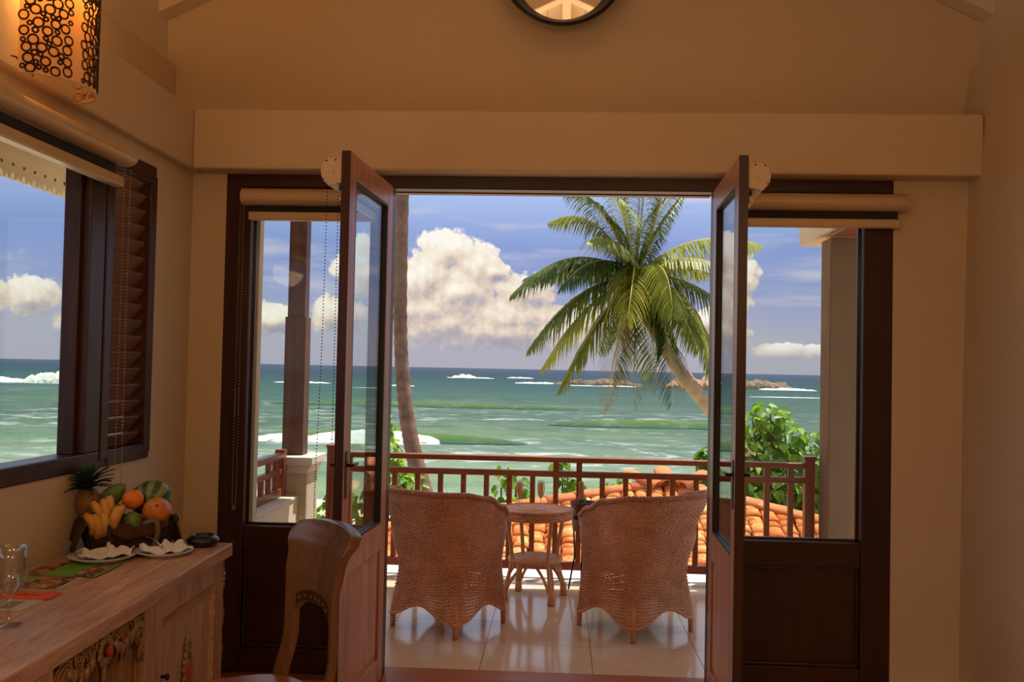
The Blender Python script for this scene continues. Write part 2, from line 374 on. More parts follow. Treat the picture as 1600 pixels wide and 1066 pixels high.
# ---------------------------------------------------------------- mesh helpers
class MB:
    def __init__(s): s.v = []; s.f = []
    def add(s, vs_, fs):
        o = len(s.v); s.v += [tuple(p) for p in vs_]; s.f += [tuple(i+o for i in f) for f in fs]; return s
    def box(s, a, b, M=None):
        x0, y0, z0 = a; x1, y1, z1 = b
        p = [(x0,y0,z0),(x1,y0,z0),(x1,y1,z0),(x0,y1,z0),(x0,y0,z1),(x1,y0,z1),(x1,y1,z1),(x0,y1,z1)]
        if M is not None: p = [M @ Vector(q) for q in p]
        return s.add(p, [(0,3,2,1),(4,5,6,7),(0,1,5,4),(1,2,6,5),(2,3,7,6),(3,0,4,7)])
    def bar(s, p, q, wx, wz, up=(0, 0, 1)):
        p, q = Vector(p), Vector(q); d = (q-p).normalized(); u = Vector(up)
        sx_ = d.cross(u).normalized(); uz = sx_.cross(d)
        vs_ = [c + sx_*(i*wx/2) + uz*(j*wz/2) for c in (p, q) for i, j in ((-1,-1),(1,-1),(1,1),(-1,1))]
        return s.add(vs_, [(0,1,2,3),(7,6,5,4),(0,4,5,1),(1,5,6,2),(2,6,7,3),(3,7,4,0)])
    def tube(s, pts, r, n=8, closed=False, caps=True):
        pts = [Vector(p) for p in pts]; m_ = len(pts)
        rr = r if isinstance(r, (list, tuple)) else [r]*m_
        vs_ = []; prev = None
        for i, p in enumerate(pts):
            if closed: d = pts[(i+1) % m_] - pts[i-1]
            else: d = pts[min(i+1, m_-1)] - pts[max(i-1, 0)]
            d.normalize()
            if prev is None:
                a = Vector((0, 0, 1)) if abs(d.z) < .9 else Vector((1, 0, 0))
                x = d.cross(a).normalized()
            else:
                x = (prev - d*prev.dot(d)).normalized()
            prev = x; y = d.cross(x)
            vs_ += [p + (x*math.cos(2*PI*k/n) + y*math.sin(2*PI*k/n))*rr[i] for k in range(n)]
        fs = []
        for i in range(m_ if closed else m_-1):
            j = (i+1) % m_
            fs += [(i*n+k, i*n+(k+1) % n, j*n+(k+1) % n, j*n+k) for k in range(n)]
        if caps and not closed: fs += [tuple(range(n))[::-1], tuple((m_-1)*n+k for k in range(n))]
        return s.add(vs_, fs)
    def lathe(s, prof, n=24, cx=0, cy=0, sy=1.0):
        vs_ = []; idx = []
        for r, z in prof:
            if r < 1e-6: idx.append([len(vs_)]*n); vs_.append((cx, cy, z))
            else:
                idx.append(list(range(len(vs_), len(vs_)+n)))
                vs_ += [(cx+r*math.cos(2*PI*k/n), cy+sy*r*math.sin(2*PI*k/n), z) for k in range(n)]
        fs = []
        for a, b_ in zip(idx, idx[1:]):
            for k in range(n):
                f = []
                for i in (a[k], a[(k+1) % n], b_[(k+1) % n], b_[k]):
                    if i not in f: f.append(i)
                if len(f) > 2: fs.append(tuple(f))
        return s.add(vs_, fs)
    def prism(s, poly, axis, a, b_):
        n = len(poly)
        def P(u, v, w_): return {'X': (w_, u, v), 'Y': (u, w_, v), 'Z': (u, v, w_)}[axis]
        vs_ = [P(u, v, a) for u, v in poly] + [P(u, v, b_) for u, v in poly]
        return s.add(vs_, [tuple(range(n))[::-1], tuple(range(n, 2*n))] + [(i, (i+1) % n, n+(i+1) % n, n+i) for i in range(n)])
    def grid(s, fn, nu, nv, cu=False):
        vs_ = [fn(i/(nu if cu else nu-1), j/(nv-1)) for j in range(nv) for i in range(nu)]
        fs = [(j*nu+i, j*nu+(i+1) % nu, (j+1)*nu+(i+1) % nu, (j+1)*nu+i) for j in range(nv-1) for i in range(nu if cu else nu-1)]
        return s.add(vs_, fs)
    def sphere(s, c, r, n=16, m_=10, M=None):
        rx, ry, rz = r if isinstance(r, (tuple, list)) else (r, r, r)
        t_ = MB().lathe([(math.sin(PI*i/m_), -math.cos(PI*i/m_)) for i in range(m_+1)], n)
        vs_ = []
        for x, y, z in t_.v:
            p = Vector((x*rx, y*ry, z*rz))
            if M is not None: p = M @ p
            vs_.append(p + Vector(c))
        return s.add(vs_, t_.f)
    def mesh(s, name, smooth=False):
        me = bpy.data.meshes.new(name); me.from_pydata(s.v, [], s.f)
        bm = bmesh.new(); bm.from_mesh(me); bmesh.ops.recalc_face_normals(bm, faces=bm.faces); bm.to_mesh(me); bm.free()
        if smooth: me.polygons.foreach_set('use_smooth', [True]*len(me.polygons))
        return me
def obj(name, mb, mat, parent=None, smooth=False, bevel=0, seg=2, sub=0, solid=0):
    me = mb.mesh(name, smooth) if isinstance(mb, MB) else mb
    if mat and not me.materials: me.materials.append(MATS[mat])
    o = bpy.data.objects.new(name, me); C.objects.link(o)
    if parent: o.parent = parent
    if solid:
        md = o.modifiers.new('solid', 'SOLIDIFY'); md.thickness = solid; md.offset = 0
    if bevel:
        md = o.modifiers.new('bevel', 'BEVEL'); md.width = bevel; md.segments = seg; md.limit_method = 'ANGLE'; md.angle_limit = .6
    if sub:
        md = o.modifiers.new('sub', 'SUBSURF'); md.levels = sub; md.render_levels = sub
    return o
def tag(o, label, cat, group=None):
    o['label'] = label; o['category'] = cat
    if group: o['group'] = group
    return o
def thing(name, label, cat, loc=(0, 0, 0), rz=0, group=None):
    o = bpy.data.objects.new(name, None); C.objects.link(o); o.empty_display_size = .05
    o.location = loc; o.rotation_euler = (0, 0, rz)
    return tag(o, label, cat, group)
def struct(name, mb, mat, parent=None, **kw):
    o = obj(name, mb, mat, parent, **kw)
    if parent is None: o['kind'] = 'structure'
    return o
def box(a, b): return MB().box(a, b)
def copy_tree(o, parent=None):
    c = o.copy(); C.objects.link(c)
    if parent: c.parent = parent
    for ch in list(o.children): copy_tree(ch, c)
    return c
def bez(p0, p1, p2, n): return [((1-t)**2*Vector(p0) + 2*t*(1-t)*Vector(p1) + t*t*Vector(p2)) for t in [i/(n-1) for i in range(n)]]
def spline(pts, n):                                           # Catmull-Rom through the points
    P = [Vector(p) for p in pts]; P = [2*P[0]-P[1]] + P + [2*P[-1]-P[-2]]; out = []
    m_ = len(P)-3
    for i in range(n):
        x = i/(n-1)*m_; k = min(int(x), m_-1); t = x-k; a, b_, c, d = P[k:k+4]
        out.append(.5*((2*b_) + (c-a)*t + (2*a-5*b_+4*c-d)*t*t + (3*b_-a-3*c+d)*t**3))
    return out

#%%PART2
# ================================================================= the room
YW = 4.77                                                     # inner face of the front wall
fl = struct('floor', box((-2.1, -2.4, -.12), (2.2, 4.70, 0)), 'floor_tile')
struct('threshold', box((-1.705, 4.70, -.12), (1.617, 4.95, .006)), 'threshold_wood', fl, bevel=.004)
mb = MB()
mb.box((-2.3, 4.77, 0), (-1.705, 4.95, 2.81)).box((1.617, 4.77, 0), (2.25, 4.95, 2.81)).box((-1.705, 4.77, 2.53), (1.617, 4.95, 2.81))
mb.prism([(-2.5, 2.81), (2.5, 2.81), (2.5, 3.35), (0, 4.55), (-2.5, 3.35)], 'Y', 4.90, 5.02)
wf = struct('wall_front', mb, 'wall_paint')
struct('beam', box((-1.835, 4.63, 2.51), (1.99, 4.905, 2.807)), 'wall_paint', wf, bevel=.012, seg=3)
mb = MB()
mb.box((-2.1, -2.4, 0), (-1.88, 4.77, 1.11)).box((-2.1, 4.32, 1.11), (-1.88, 4.77, 2.52)).box((-2.1, -2.4, 1.11), (-1.88, -1.6, 2.52)).box((-2.1, -1.6, 2.44), (-1.88, 4.32, 2.52))
mb.prism([(-2.25, 2.78), (-2.04, 2.78), (-2.04, 3.10), (-2.25, 3.10)], 'Y', -2.4, 4.9)
wl = struct('wall_left', mb, 'wall_paint')
struct('beam', box((-2.1, -2.4, 2.51), (-1.835, 4.76, 2.807)), 'wall_paint', wl, bevel=.012, seg=3)
struct('wall_plate', box((-2.28, -2.4, 3.10), (-2.09, 4.9, 3.42)), 'white_timber', wl, bevel=.004)
wr = struct('wall_right', MB().prism([(2.25, 0), (1.945, 0), (1.955, 1.5), (1.975, 2.5), (2.000, 2.83), (2.035, 3.11), (2.25, 3.11)], 'Y', -2.4, 4.95), 'wall_paint')
struct('wall_plate', box((2.095, -2.4, 3.115), (2.28, 4.9, 3.42)), 'white_timber', wr, bevel=.004)
struct('wall_back', MB().prism([(-2.3, 0), (2.25, 0), (2.25, 3.4), (0, 4.55), (-2.3, 3.4)], 'Y', -2.55, -2.4), 'wall_paint')
# ceiling: roof deck with boards, rafters and a ridge beam under it
SL = .475
zc = lambda x: 4.56 - SL*abs(x)
ce = struct('ceiling', MB().prism([(-2.95, zc(2.95)), (0, zc(0)), (2.95, zc(2.95)), (2.95, zc(2.95)+.09), (0, zc(0)+.10), (-2.95, zc(2.95)+.09)], 'Y', -2.55, 7.56), 'white_timber')
ang = math.atan(SL)
bme = None
for sgn in (-1, 1):
    for i in range(15):
        x = .085 + i*.156
        if bme is None: bme = box((-.0765, -2.38, -.012), (.0765, 4.88, .008)).mesh('ceiling_board'); bme.materials.append(MATS['white_timber'])
        o = obj('ceiling_board', bme, None, ce); o.location = (sgn*x, 0, zc(x)-.012); o.rotation_euler = (0, sgn*ang, 0)
rme = MB().box((-.03, -.06, -.175), (2.46, .06, .0)).mesh('rafter'); rme.materials.append(MATS['white_timber'])
for sgn in (-1, 1):
    for k, y in enumerate((4.835, 3.75, 2.65, 1.55, .45, -.65, -1.75)):
        o = obj('rafter', rme, None, ce, bevel=.004)
        o.location = (0, y, zc(0)-.03); o.rotation_euler = (0, ang, 0 if sgn > 0 else PI)
struct('ridge_beam', box((-.035, -2.38, zc(0)-.24), (.035, 4.88, zc(0)-.05)), 'white_timber', ce, bevel=.004)

# ---- front frame: jambs, mullions, head, sidelights (door frame of the French doors)
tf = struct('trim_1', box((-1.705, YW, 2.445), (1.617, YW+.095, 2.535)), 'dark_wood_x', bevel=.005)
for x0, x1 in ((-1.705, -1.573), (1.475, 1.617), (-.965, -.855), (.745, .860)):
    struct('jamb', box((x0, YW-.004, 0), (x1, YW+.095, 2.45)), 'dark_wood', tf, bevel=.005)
struct('head_liner', box((-.855, YW+.095, 2.440), (.745, YW+.15, 2.475)), 'rail_wood', tf, bevel=.003)
def sidelight(n, x0, x1):
    wnd = struct(n, box((x0, YW+.004, .615), (x1, YW+.085, .735)), 'dark_wood_x', bevel=.004)
    struct('top_rail', box((x0, YW+.004, 2.36), (x1, YW+.085, 2.445)), 'dark_wood_x', wnd, bevel=.004)
    struct('bottom_rail', box((x0, YW+.004, .01), (x1, YW+.085, .13)), 'dark_wood_x', wnd, bevel=.004)
    struct('panel', box((x0-.004, YW+.032, .125), (x1+.004, YW+.06, .62)), 'dark_wood', wnd)
    m2 = MB()
    for a, b in (((x0, .13), (x0+.018, .615)), ((x1-.018, .13), (x1, .615)), ((x0, .597), (x1, .615)), ((x0, .13), (x1, .148))):
        m2.box((a[0], YW+.012, a[1]), (b[0], YW+.034, b[1]))
    struct('moulding', m2, 'dark_wood', wnd, bevel=.006)
    struct('glass_pane', box((x0-.003, YW+.045, .733), (x1+.003, YW+.051, 2.362)), 'pane_glass', wnd)
    m2 = MB()
    for a, b in (((x0, .735), (x0+.012, 2.36)), ((x1-.012, .735), (x1, 2.36)), ((x0, .735), (x1, .747)), ((x0, 2.348), (x1, 2.36))):
        m2.box((a[0], YW+.052, a[1]), (b[0], YW+.068, b[1]))
    struct('glazing_bead', m2, 'dark_wood', wnd)
    return wnd
sidelight('window_2', -1.573, -.965)
sidelight('window_3', .860, 1.475)
struct('trim_2', box((-1.66, 4.952, .0), (-1.585, 5.02, 2.6)), 'balcony_plaster', bevel=.006)

# ---- door leaves, swung open into the room (local: x along the leaf from the hinge, y thickness, z up)
def leaf(n, hinge, end, side):
    h = Vector((*hinge, 0)); e = Vector((*end, 0)); L = (e-h).length; th = .038*side
    root = bpy.data.objects.new(n, None); C.objects.link(root); root['kind'] = 'structure'
    root.location = h; root.rotation_euler = (0, 0, math.atan2(e.y-h.y, e.x-h.x)); root.empty_display_size = .1
    def bx(a, b): return box((a[0], min(a[1], b[1]), a[2]), (b[0], max(a[1], b[1]), b[2]))
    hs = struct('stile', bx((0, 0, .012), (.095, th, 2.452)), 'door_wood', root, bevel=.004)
    fs = struct('stile', bx((L-.10, 0, .012), (L-.003, th, 2.452)), 'door_wood', root, bevel=.002)
    struct('closing_edge', bx((L-.003, 0, .012), (L+.002, th, 2.452)), 'dark_wood', fs)
    struct('top_rail', bx((.095, 0, 2.345), (L-.10, th, 2.452)), 'door_wood_y', root, bevel=.003)
    struct('lock_rail', bx((.095, 0, .655), (L-.10, th, .785)), 'door_wood', root, bevel=.003)
    struct('bottom_rail', bx((.095, 0, .012), (L-.10, th, .13)), 'door_wood', root, bevel=.003)
    struct('panel', bx((.088, th*.36, .12), (L-.093, th*.62, .665)), 'door_wood', root)
    m2 = MB()                                               # raised field of the panel, bevelled edge
    for f0 in (.30, .70):
        y0, y1 = th*(.36 if f0 < .5 else .62), th*(.14 if f0 < .5 else .86)
        o_ = [(.097, .132), (L-.102, .132), (L-.102, .653), (.097, .653)]; i_ = [(.135, .17), (L-.14, .17), (L-.14, .615), (.135, .615)]
        vs_ = [(x, y0, z) for x, z in o_] + [(x, y1, z) for x, z in i_]
        m2.add(vs_, [(0,1,5,4), (1,2,6,5), (2,3,7,6), (3,0,4,7), (4,5,6,7)])
    struct('raised_panel', m2, 'door_wood', root)
    struct('glass_pane', bx((.092, th*.44, .78), (L-.097, th*.56, 2.35)), 'pane_glass', root)
    m2 = MB()
    for y0, y1 in ((th*.02, th*.42), (th*.58, th*.98)):
        for a, b in (((.095, .785), (.107, 2.345)), ((L-.112, .785), (L-.10, 2.345)), ((.095, .785), (L-.10, .797)), ((.095, 2.333), (L-.10, 2.345))):
            m2.box((a[0], min(y0, y1), a[1]), (b[0], max(y0, y1), b[1]))
    struct('glazing_bead', m2, 'gasket', root)
    for z in (.25, 1.25, 2.2):
        struct('hinge', MB().tube([(-.008, th*.5, z-.05), (-.008, th*.5, z+.05)], .008, 8), 'iron', root, smooth=True)
    pl = struct('handle_plate', bx((L-.065, -.004*side, .99), (L-.03, th+.004*side, 1.19)), 'iron', root, bevel=.002)
    mh = MB()
    for s_ in (-1, 1):
        y0 = -.004*side if s_ < 0 else th+.004*side
        yy = y0 + s_*side*.022
        mh.tube([(L-.048, y0, 1.13), (L-.048, yy, 1.13), (L-.075, yy, 1.13), (L-.13, yy, 1.13)], .007, 8)
    struct('handle', mh, 'iron', pl, smooth=True)
    return root
leaf('door_1', (-.851, 4.755), (-.893, 3.965), -1)
leaf('door_2', (.742, 4.755), (.724, 3.985), 1)

# ---- left window: fixed pane and louvred shutter
xw = -1.885
w1 = struct('window_1', box((xw-.10, -1.6, 1.11), (xw+.012, 4.32, 1.178)), 'dark_wood_y', bevel=.005)
struct('top_rail', box((xw-.10, -1.6, 2.36), (xw+.012, 4.32, 2.445)), 'dark_wood_y', w1, bevel=.005)
struct('stile', box((xw-.10, -1.6, 1.178), (xw+.012, -1.5, 2.36)), 'dark_wood', w1, bevel=.005)
struct('mullion', box((xw-.10, 1.0, 1.178), (xw+.012, 1.12, 2.36)), 'dark_wood', w1, bevel=.005)
struct('glass_pane', box((xw-.048, -1.5, 1.175), (xw-.042, 1.0, 2.362)), 'pane_glass', w1)  # unseen pane: window lengthened behind the camera to let in more daylight
struct('mullion', box((xw-.10, 3.715, 1.178), (xw+.012, 3.84, 2.36)), 'dark_wood', w1, bevel=.005)
struct('glazing_bead', box((xw-.085, 3.69, 1.178), (xw-.02, 3.715, 2.36)), 'dark_wood', w1, bevel=.003)
struct('glass_pane', box((xw-.048, 1.12, 1.175), (xw-.042, 3.70, 2.362)), 'pane_glass', w1)
struct('shutter_stile', box((xw-.085, 3.845, 1.14), (xw+.018, 3.905, 2.40)), 'dark_wood', w1, bevel=.004)
struct('shutter_stile', box((xw-.085, 4.255, 1.14), (xw+.018, 4.318, 2.40)), 'dark_wood', w1, bevel=.004)
struct('shutter_rail', box((xw-.085, 3.905, 1.112), (xw+.018, 4.255, 1.165)), 'dark_wood_y', w1, bevel=.004)
struct('shutter_rail', box((xw-.085, 3.905, 2.365), (xw+.018, 4.255, 2.43)), 'dark_wood_y', w1, bevel=.004)
sme = MB().box((-.045, -.176, -.005), (.045, .176, .005)).mesh('louvre_slat'); sme.materials.append(MATS['slat_wood'])
nsl = 17
for k in range(nsl):
    o = obj('louvre_slat', sme, None, w1, bevel=.003)
    o.location = (xw-.035, 4.08, 1.198 + k*.0712); o.rotation_euler = (0, math.radians(-52), 0)

# ================================================================= roller blinds
def chain(mb_, pts, step=.0080, r=.0036):
    P = spline(pts, 600); acc = 0; last = P[0]
    for p in P[1:]:
        acc += (p-last).length; last = p
        if acc >= step:
            acc = 0
            mb_.add([p+Vector(d)*r for d in ((1,0,0),(-1,0,0),(0,1,0),(0,-1,0),(0,0,1),(0,0,-1))],
                    [(0,2,4),(2,1,4),(1,3,4),(3,0,4),(2,0,5),(1,2,5),(3,1,5),(0,3,5)])
    return mb_
def loop(x, y, z0, z1, dx, dy, sway=0.0):
    return [(x, y, z0), (x+sway*.5, y, (z0+z1)/2), (x+sway, y, z1+.05), (x+sway+dx/2, y+dy/2, z1), (x+sway+dx, y+dy, z1+.05), (x+dx+sway*.5, y+dy, (z0+z1)/2), (x+dx, y+dy, z0)]
def roller(label, axis, a, b, depth, z0, z1, bar, chain_pts, flip=1, back=0):
    """cassette between a and b along axis; its wall side at `back`, its front side at back+depth*flip"""
    t = thing('roller_blind', label, 'roller blind', (0, 0, 0), 0)
    h = z1-z0; d = depth*flip
    prof = [(back, z1), (back+d*.55, z1)] + [(back+d*(.55+.45*math.sin(k*PI/12)), z1-h*.5+h*.5*math.cos(k*PI/12)) for k in range(1, 12)] + [(back+d*.55, z0), (back+d*.45, z0), (back+d*.45, z0+.006), (back, z0+.006)]
    if axis == 'X': pr = [(y, z) for y, z in prof]; cs = MB().prism(pr, 'X', a, b)
    else: pr = prof; cs = MB().prism(pr, 'Y', a, b)
    obj('cassette', cs, 'blind_metal', t, bevel=.003)
    for e0, e1 in ((a-.006, a), (b, b+.006)):
        ec = [(u*1.0, v) for u, v in pr]
        obj('end_cap', MB().prism(ec, axis, e0, e1), 'plate_cream', t)
    lo, hi = sorted((back+d*.18, back+d*.62)); m1 = MB()
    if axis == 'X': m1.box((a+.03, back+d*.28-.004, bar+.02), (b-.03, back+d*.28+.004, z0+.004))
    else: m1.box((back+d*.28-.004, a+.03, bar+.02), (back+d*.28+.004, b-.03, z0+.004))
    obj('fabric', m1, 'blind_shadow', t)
    m1 = MB()
    if axis == 'X': m1.box((a+.025, lo, bar-.002), (b-.025, hi, bar+.040))
    else: m1.box((lo, a+.025, bar-.002), (hi, b-.025, bar+.040))
    obj('bottom_bar', m1, 'blind_metal', t, bevel=.006)
    for cp in chain_pts: obj('bead_chain', chain(MB(), cp), 'chain_metal', t)
    return t
roller('cream roller blind over the left wall window, its long cassette nearest the wall lamp', 'Y', 1.0, 3.86, .115, 2.352, 2.425, 2.265,
       [loop(-1.80, 3.835, 2.35, .98, .0, .055, .0)], 1, -1.872)
roller('cream roller blind over the glazed panel left of the open doors', 'X', -1.595, -.90, .10, 2.342, 2.425, 2.27,
       [loop(-1.612, 4.71, 2.34, .845, .018, .0, -.0)], -1, YW-.006)
roller('wide cream roller blind over the glazed panel right of the open doors', 'X', .80, 1.655, .10, 2.348, 2.432, 2.27, [], -1, YW-.006)
def door_blind(label, hinge, end, side, chained):
    h = Vector((*hinge, 0)); e = Vector((*end, 0)); L = (e-h).length; rz = math.atan2(e.y-h.y, e.x-h.x)
    t = thing('roller_blind', label, 'roller blind', h, rz)
    y0 = .040*side; D = .092*side
    def P(u, v): return (y0+D*u, v)
    octo = [P(0, 2.425), P(.65, 2.425), P(.93, 2.40), P(1, 2.37), P(.93, 2.335), P(.62, 2.307), P(.0, 2.32)]
    obj('cassette', MB().prism(octo[:], 'X', .13, L-.02), 'blind_metal', t, bevel=.003)
    pl = obj('end_plate', MB().prism(octo, 'X', L-.02, L-.008), 'plate_cream', t, bevel=.003)
    obj('end_plate', MB().prism(octo, 'X', .12, .13), 'plate_cream', t, bevel=.003)
    for u, v in ((.30, 2.415), (.72, 2.412), (.86, 2.335)):
        yy, zz = P(u, v); obj('screw', MB().tube([(L-.009, yy, zz), (L-.004, yy, zz)], .004, 8), 'screw', pl)
    yy, zz = P(.48, 2.368)
    obj('clutch_hub', MB().tube([(L-.009, yy, zz), (L-.003, yy, zz)], .011, 6), 'plate_cream', pl)
    a, b = sorted((y0+D*.10, y0+D*.35))
    obj('bottom_bar', box((.15, a, 2.262), (L-.05, b, 2.295)), 'blind_metal', t, bevel=.004)
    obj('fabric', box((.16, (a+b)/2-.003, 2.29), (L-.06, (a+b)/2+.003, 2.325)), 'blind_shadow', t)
    if chained:
        obj('bead_chain', chain(MB(), [(L-.03, y0+D*.72, 2.31), (L-.03, y0+D*.80, 1.6), (L-.03, y0+D*.95, .95), (L-.03, y0+D*.7, .80), (L-.03, y0+D*.25, .95), (L-.03, y0+D*.20, 1.6), (L-.03, y0+D*.20, 2.31)]), 'iron', t)
    return t
door_blind('roller blind on the left door leaf, octagonal end plate with bead chains', (-.851, 4.755), (-.893, 3.965), -1, True)
door_blind('roller blind on the right door leaf, octagonal end plate and no chain at its end', (.742, 4.755), (.724, 3.985), 1, False)

# ================================================================= wall lamp and mirror
t = thing('wall_sconce', 'curved wall lamp with a shade of dark rings above the window', 'lamp', (-1.835, 3.23, 2.492))
r0y, r0x, hh = .185, .150, .46
def shp(u, z, off=0):                                        # u from the near edge (0) round to the far edge (1)
    a = PI*u
    return Vector(((r0x+off)*math.sin(a)+.034, -(r0y+off)*math.cos(a), z))
sh = obj('lamp_shade', MB().grid(lambda u, v: shp(u, v*hh), 40, 8), 'shade_paper', t, smooth=True)
for z in (0, hh): obj('shade_rim', MB().tube([shp(i/30, z) for i in range(31)], .004, 6), 'plate_cream', t, smooth=True)
rgs = []
rr_ = random.Random(4)
sizes = {}
def ring_mesh(rad):
    k = round(rad, 3)
    if k not in sizes:
        sizes[k] = MB().tube([(k*math.cos(2*PI*i/12), 0, k*math.sin(2*PI*i/12)) for i in range(12)], .0034, 4, True).mesh('ring')
        sizes[k].materials.append(MATS['shade_ring'])
    return sizes[k]
tries = 0
while tries < 16000 and len(rgs) < 290:
    tries += 1
    big = tries < 1500
    rad = rr_.choice((.016, .0145) if big else (.0125, .0105, .0085, .007))
    u = rr_.uniform(.03, .97); z = rr_.uniform(.016, hh-.016)
    if .325 < u < .42: continue
    p = shp(u, z)
    if any((p-q).length < rad+r_+.0022 for q, r_ in rgs): continue
    rgs.append((p, rad))
    o = obj('ring', ring_mesh(rad), None, sh); o.location = shp(u, z, .002)
    nrm = Vector((math.sin(PI*u)/r0x, -math.cos(PI*u)/r0y, 0)).normalized()
    o.rotation_euler = (0, 0, math.atan2(nrm.y, nrm.x)-PI/2)
obj('back_plate', box((0, -.06, .10), (.012, .06, .34)), 'iron', t, bevel=.004)
obj('bracket', MB().tube([(.01, -.05, .03), (.03, -.19, .05), (.012, -.185, .055)], .003, 6), 'iron', t)
bu = obj('bulb', MB().sphere((.062, -.02, .36), .026), 'bulb', t, smooth=True)
obj('lamp_holder', MB().tube([(.012, -.02, .33), (.062, -.02, .315), (.062, -.02, .338)], .014, 10), 'iron', t)
lp = lamp('sconce_light', (.070, -.05, .43), 9, .03, (1, .48, .14)); lp.parent = t
t = thing('round_mirror', 'round mirror in a deep dark dished frame high on the gable wall', 'mirror', (-.02, 4.9, 3.59))
fr = MB(); n = 64
prof = [(.256, 0), (.324, -.150), (.326, -.160), (.318, -.166), (.308, -.158), (.243, -.018), (.243, -.004)]
for i in range(n):
    a0, a1 = 2*PI*i/n, 2*PI*(i+1)/n
    for (ra, ya), (rb, yb) in zip(prof, prof[1:]):
        fr.add([(ra*math.cos(a0), ya, ra*math.sin(a0)), (ra*math.cos(a1), ya, ra*math.sin(a1)), (rb*math.cos(a1), yb, rb*math.sin(a1)), (rb*math.cos(a0), yb, rb*math.sin(a0))], [(0,1,2,3)])
obj('frame', fr, 'mirror_frame', t, smooth=True)
obj('mirror_glass', MB().prism([(.25*math.cos(2*PI*i/64), .25*math.sin(2*PI*i/64)) for i in range(64)], 'Y', -.012, -.005), 'mirror_glass', t)

# ================================================================= balcony
bf = struct('balcony_floor', box((-2.16, 4.95, -.16), (2.4, 7.42, -.011)), 'grout')
nx, ny, tsz = 8, 5, .585
for i in range(nx):
    for j in range(ny):
        x0 = -2.14+i*tsz; y0 = 4.955+j*.492
        x1 = min(x0+tsz-.003, 2.39); y1 = min(y0+.489, 7.415)
        if x1-x0 < .05: continue
        o = obj('floor_tile', box((0, 0, -.012), (x1-x0, y1-y0, 0)), 'floor_tile', bf); o.location = (x0, y0, 0)
struct('ledge', box((-2.16, 7.06, -.15), (2.4, 7.44, .012)), 'ledge_paint', bf, bevel=.006)
struct('parapet', box((-2.17, 4.95, 0), (-1.935, 7.12, .555)), 'balcony_plaster', bf, bevel=.008)
struct('parapet_cap', box((-2.20, 4.95, .555), (-1.925, 7.10, .575)), 'stone_cap', bf, bevel=.004)
t = thing('corner_pillar', 'plastered pillar with moulded stone cap carrying the wooden post', 'pillar', (-1.985, 7.25, 0))
obj('pillar_body', box((-.115, -.15, 0), (.115, .17, .79)), 'pedestal_plaster', t, bevel=.006)
obj('cap_moulding', MB().prism([(-.115, .74), (-.145, .80), (-.145, .805), (.145, .805), (.145, .80), (.115, .74)], 'Y', -.175, .195), 'stone_cap', t)
obj('cap', box((-.165, -.20, .805), (.165, .22, .862)), 'stone_cap', t, bevel=.005)
t = thing('wooden_post', 'dark square wooden post standing on the plastered pillar', 'post', (-2.015, 7.28, .862))
obj('lower_shaft', box((-.080, -.075, 0), (.080, .075, 1.05)), 'post_wood', t, bevel=.004)
obj('upper_shaft', box((-.066, -.064, 1.05), (.066, .064, 2.62)), 'post_wood', t, bevel=.004)
t = thing('concrete_column', 'stained bare concrete column at the right end of the balcony rail', 'column', (1.90, 6.89, 0))
obj('shaft', box((0, 0, 0), (.32, .24, 2.53)), 'concrete', t, bevel=.01, seg=3)
t = thing('eave_beam', 'cream plastered beam resting on the stained concrete column', 'beam', (1.86, 4.95, 2.56))
obj('beam_body', box((0, 0, 0), (.34, 2.68, .17)), 'balcony_plaster', t, bevel=.006)
obj('soffit_board', box((.03, .02, -.03), (.28, 1.92, 0)), 'rail_wood_y', t, bevel=.003)

# main rail
YR = 7.15
t = thing('balcony_railing', 'red-brown wooden railing across the seaward edge of the balcony', 'railing', (0, YR, 0))
obj('top_rail', box((-1.655, -.035, .865), (1.80, .035, .905)), 'rail_wood', t, bevel=.008, seg=3)
obj('middle_rail', box((-1.655, -.025, .757), (1.80, .025, .800)), 'rail_wood', t, bevel=.004)
obj('bottom_rail', box((-1.655, -.025, .075), (1.80, .025, .135)), 'rail_wood', t, bevel=.004)
for x in (-1.69, 1.835):
    po = obj('post', box((x-.036, -.036, .012), (x+.036, .036, .935)), 'rail_wood_z', t, bevel=.004)
    obj('post_cap', box((x-.043, -.043, .935), (x+.043, .043, .955)), 'rail_wood_z', po, bevel=.005)
bl = box((-.019, -.016, .135), (.019, .016, .757)).mesh('baluster'); bl.materials.append(MATS['rail_wood_z'])
bt = box((-.021, -.018, .80), (.021, .018, .865)).mesh('strut'); bt.materials.append(MATS['rail_wood_z'])
for i in range(-2, 18):
    o = obj('baluster', bl, None, t); o.location.x = -1.2155+.1716*i
    if i in (-2, -1, 7, 8, 16, 17):
        o = obj('strut', bt, None, t); o.location.x = -1.2155+.1716*i
# side rail on the parapet
t = thing('side_railing', 'short wooden railing on the low plastered wall, left side of the balcony', 'railing', (-2.05, 5.0, .575))
obj('top_rail', box((-.035, 0, .275), (.035, 2.0, .320)), 'rail_wood_y', t, bevel=.008)
obj('middle_rail', box((-.022, 0, .165), (.022, 2.0, .205)), 'rail_wood_y', t, bevel=.003)
obj('bottom_rail', box((-.022, 0, .004), (.022, 2.0, .06)), 'rail_wood_y', t, bevel=.003)
po = obj('post', box((-.036, 2.0, .002), (.036, 2.07, .345)), 'rail_wood_z', t, bevel=.004)
for i in range(12):
    y = 1.90-.165*i
    obj('baluster', box((-.017, y-.02, .06), (.017, y+.02, .165)), 'rail_wood_z', t)
    if i in (0, 1, 6, 7): obj('strut', box((-.017, y-.02, .205), (.017, y+.02, .275)), 'rail_wood_z', t)
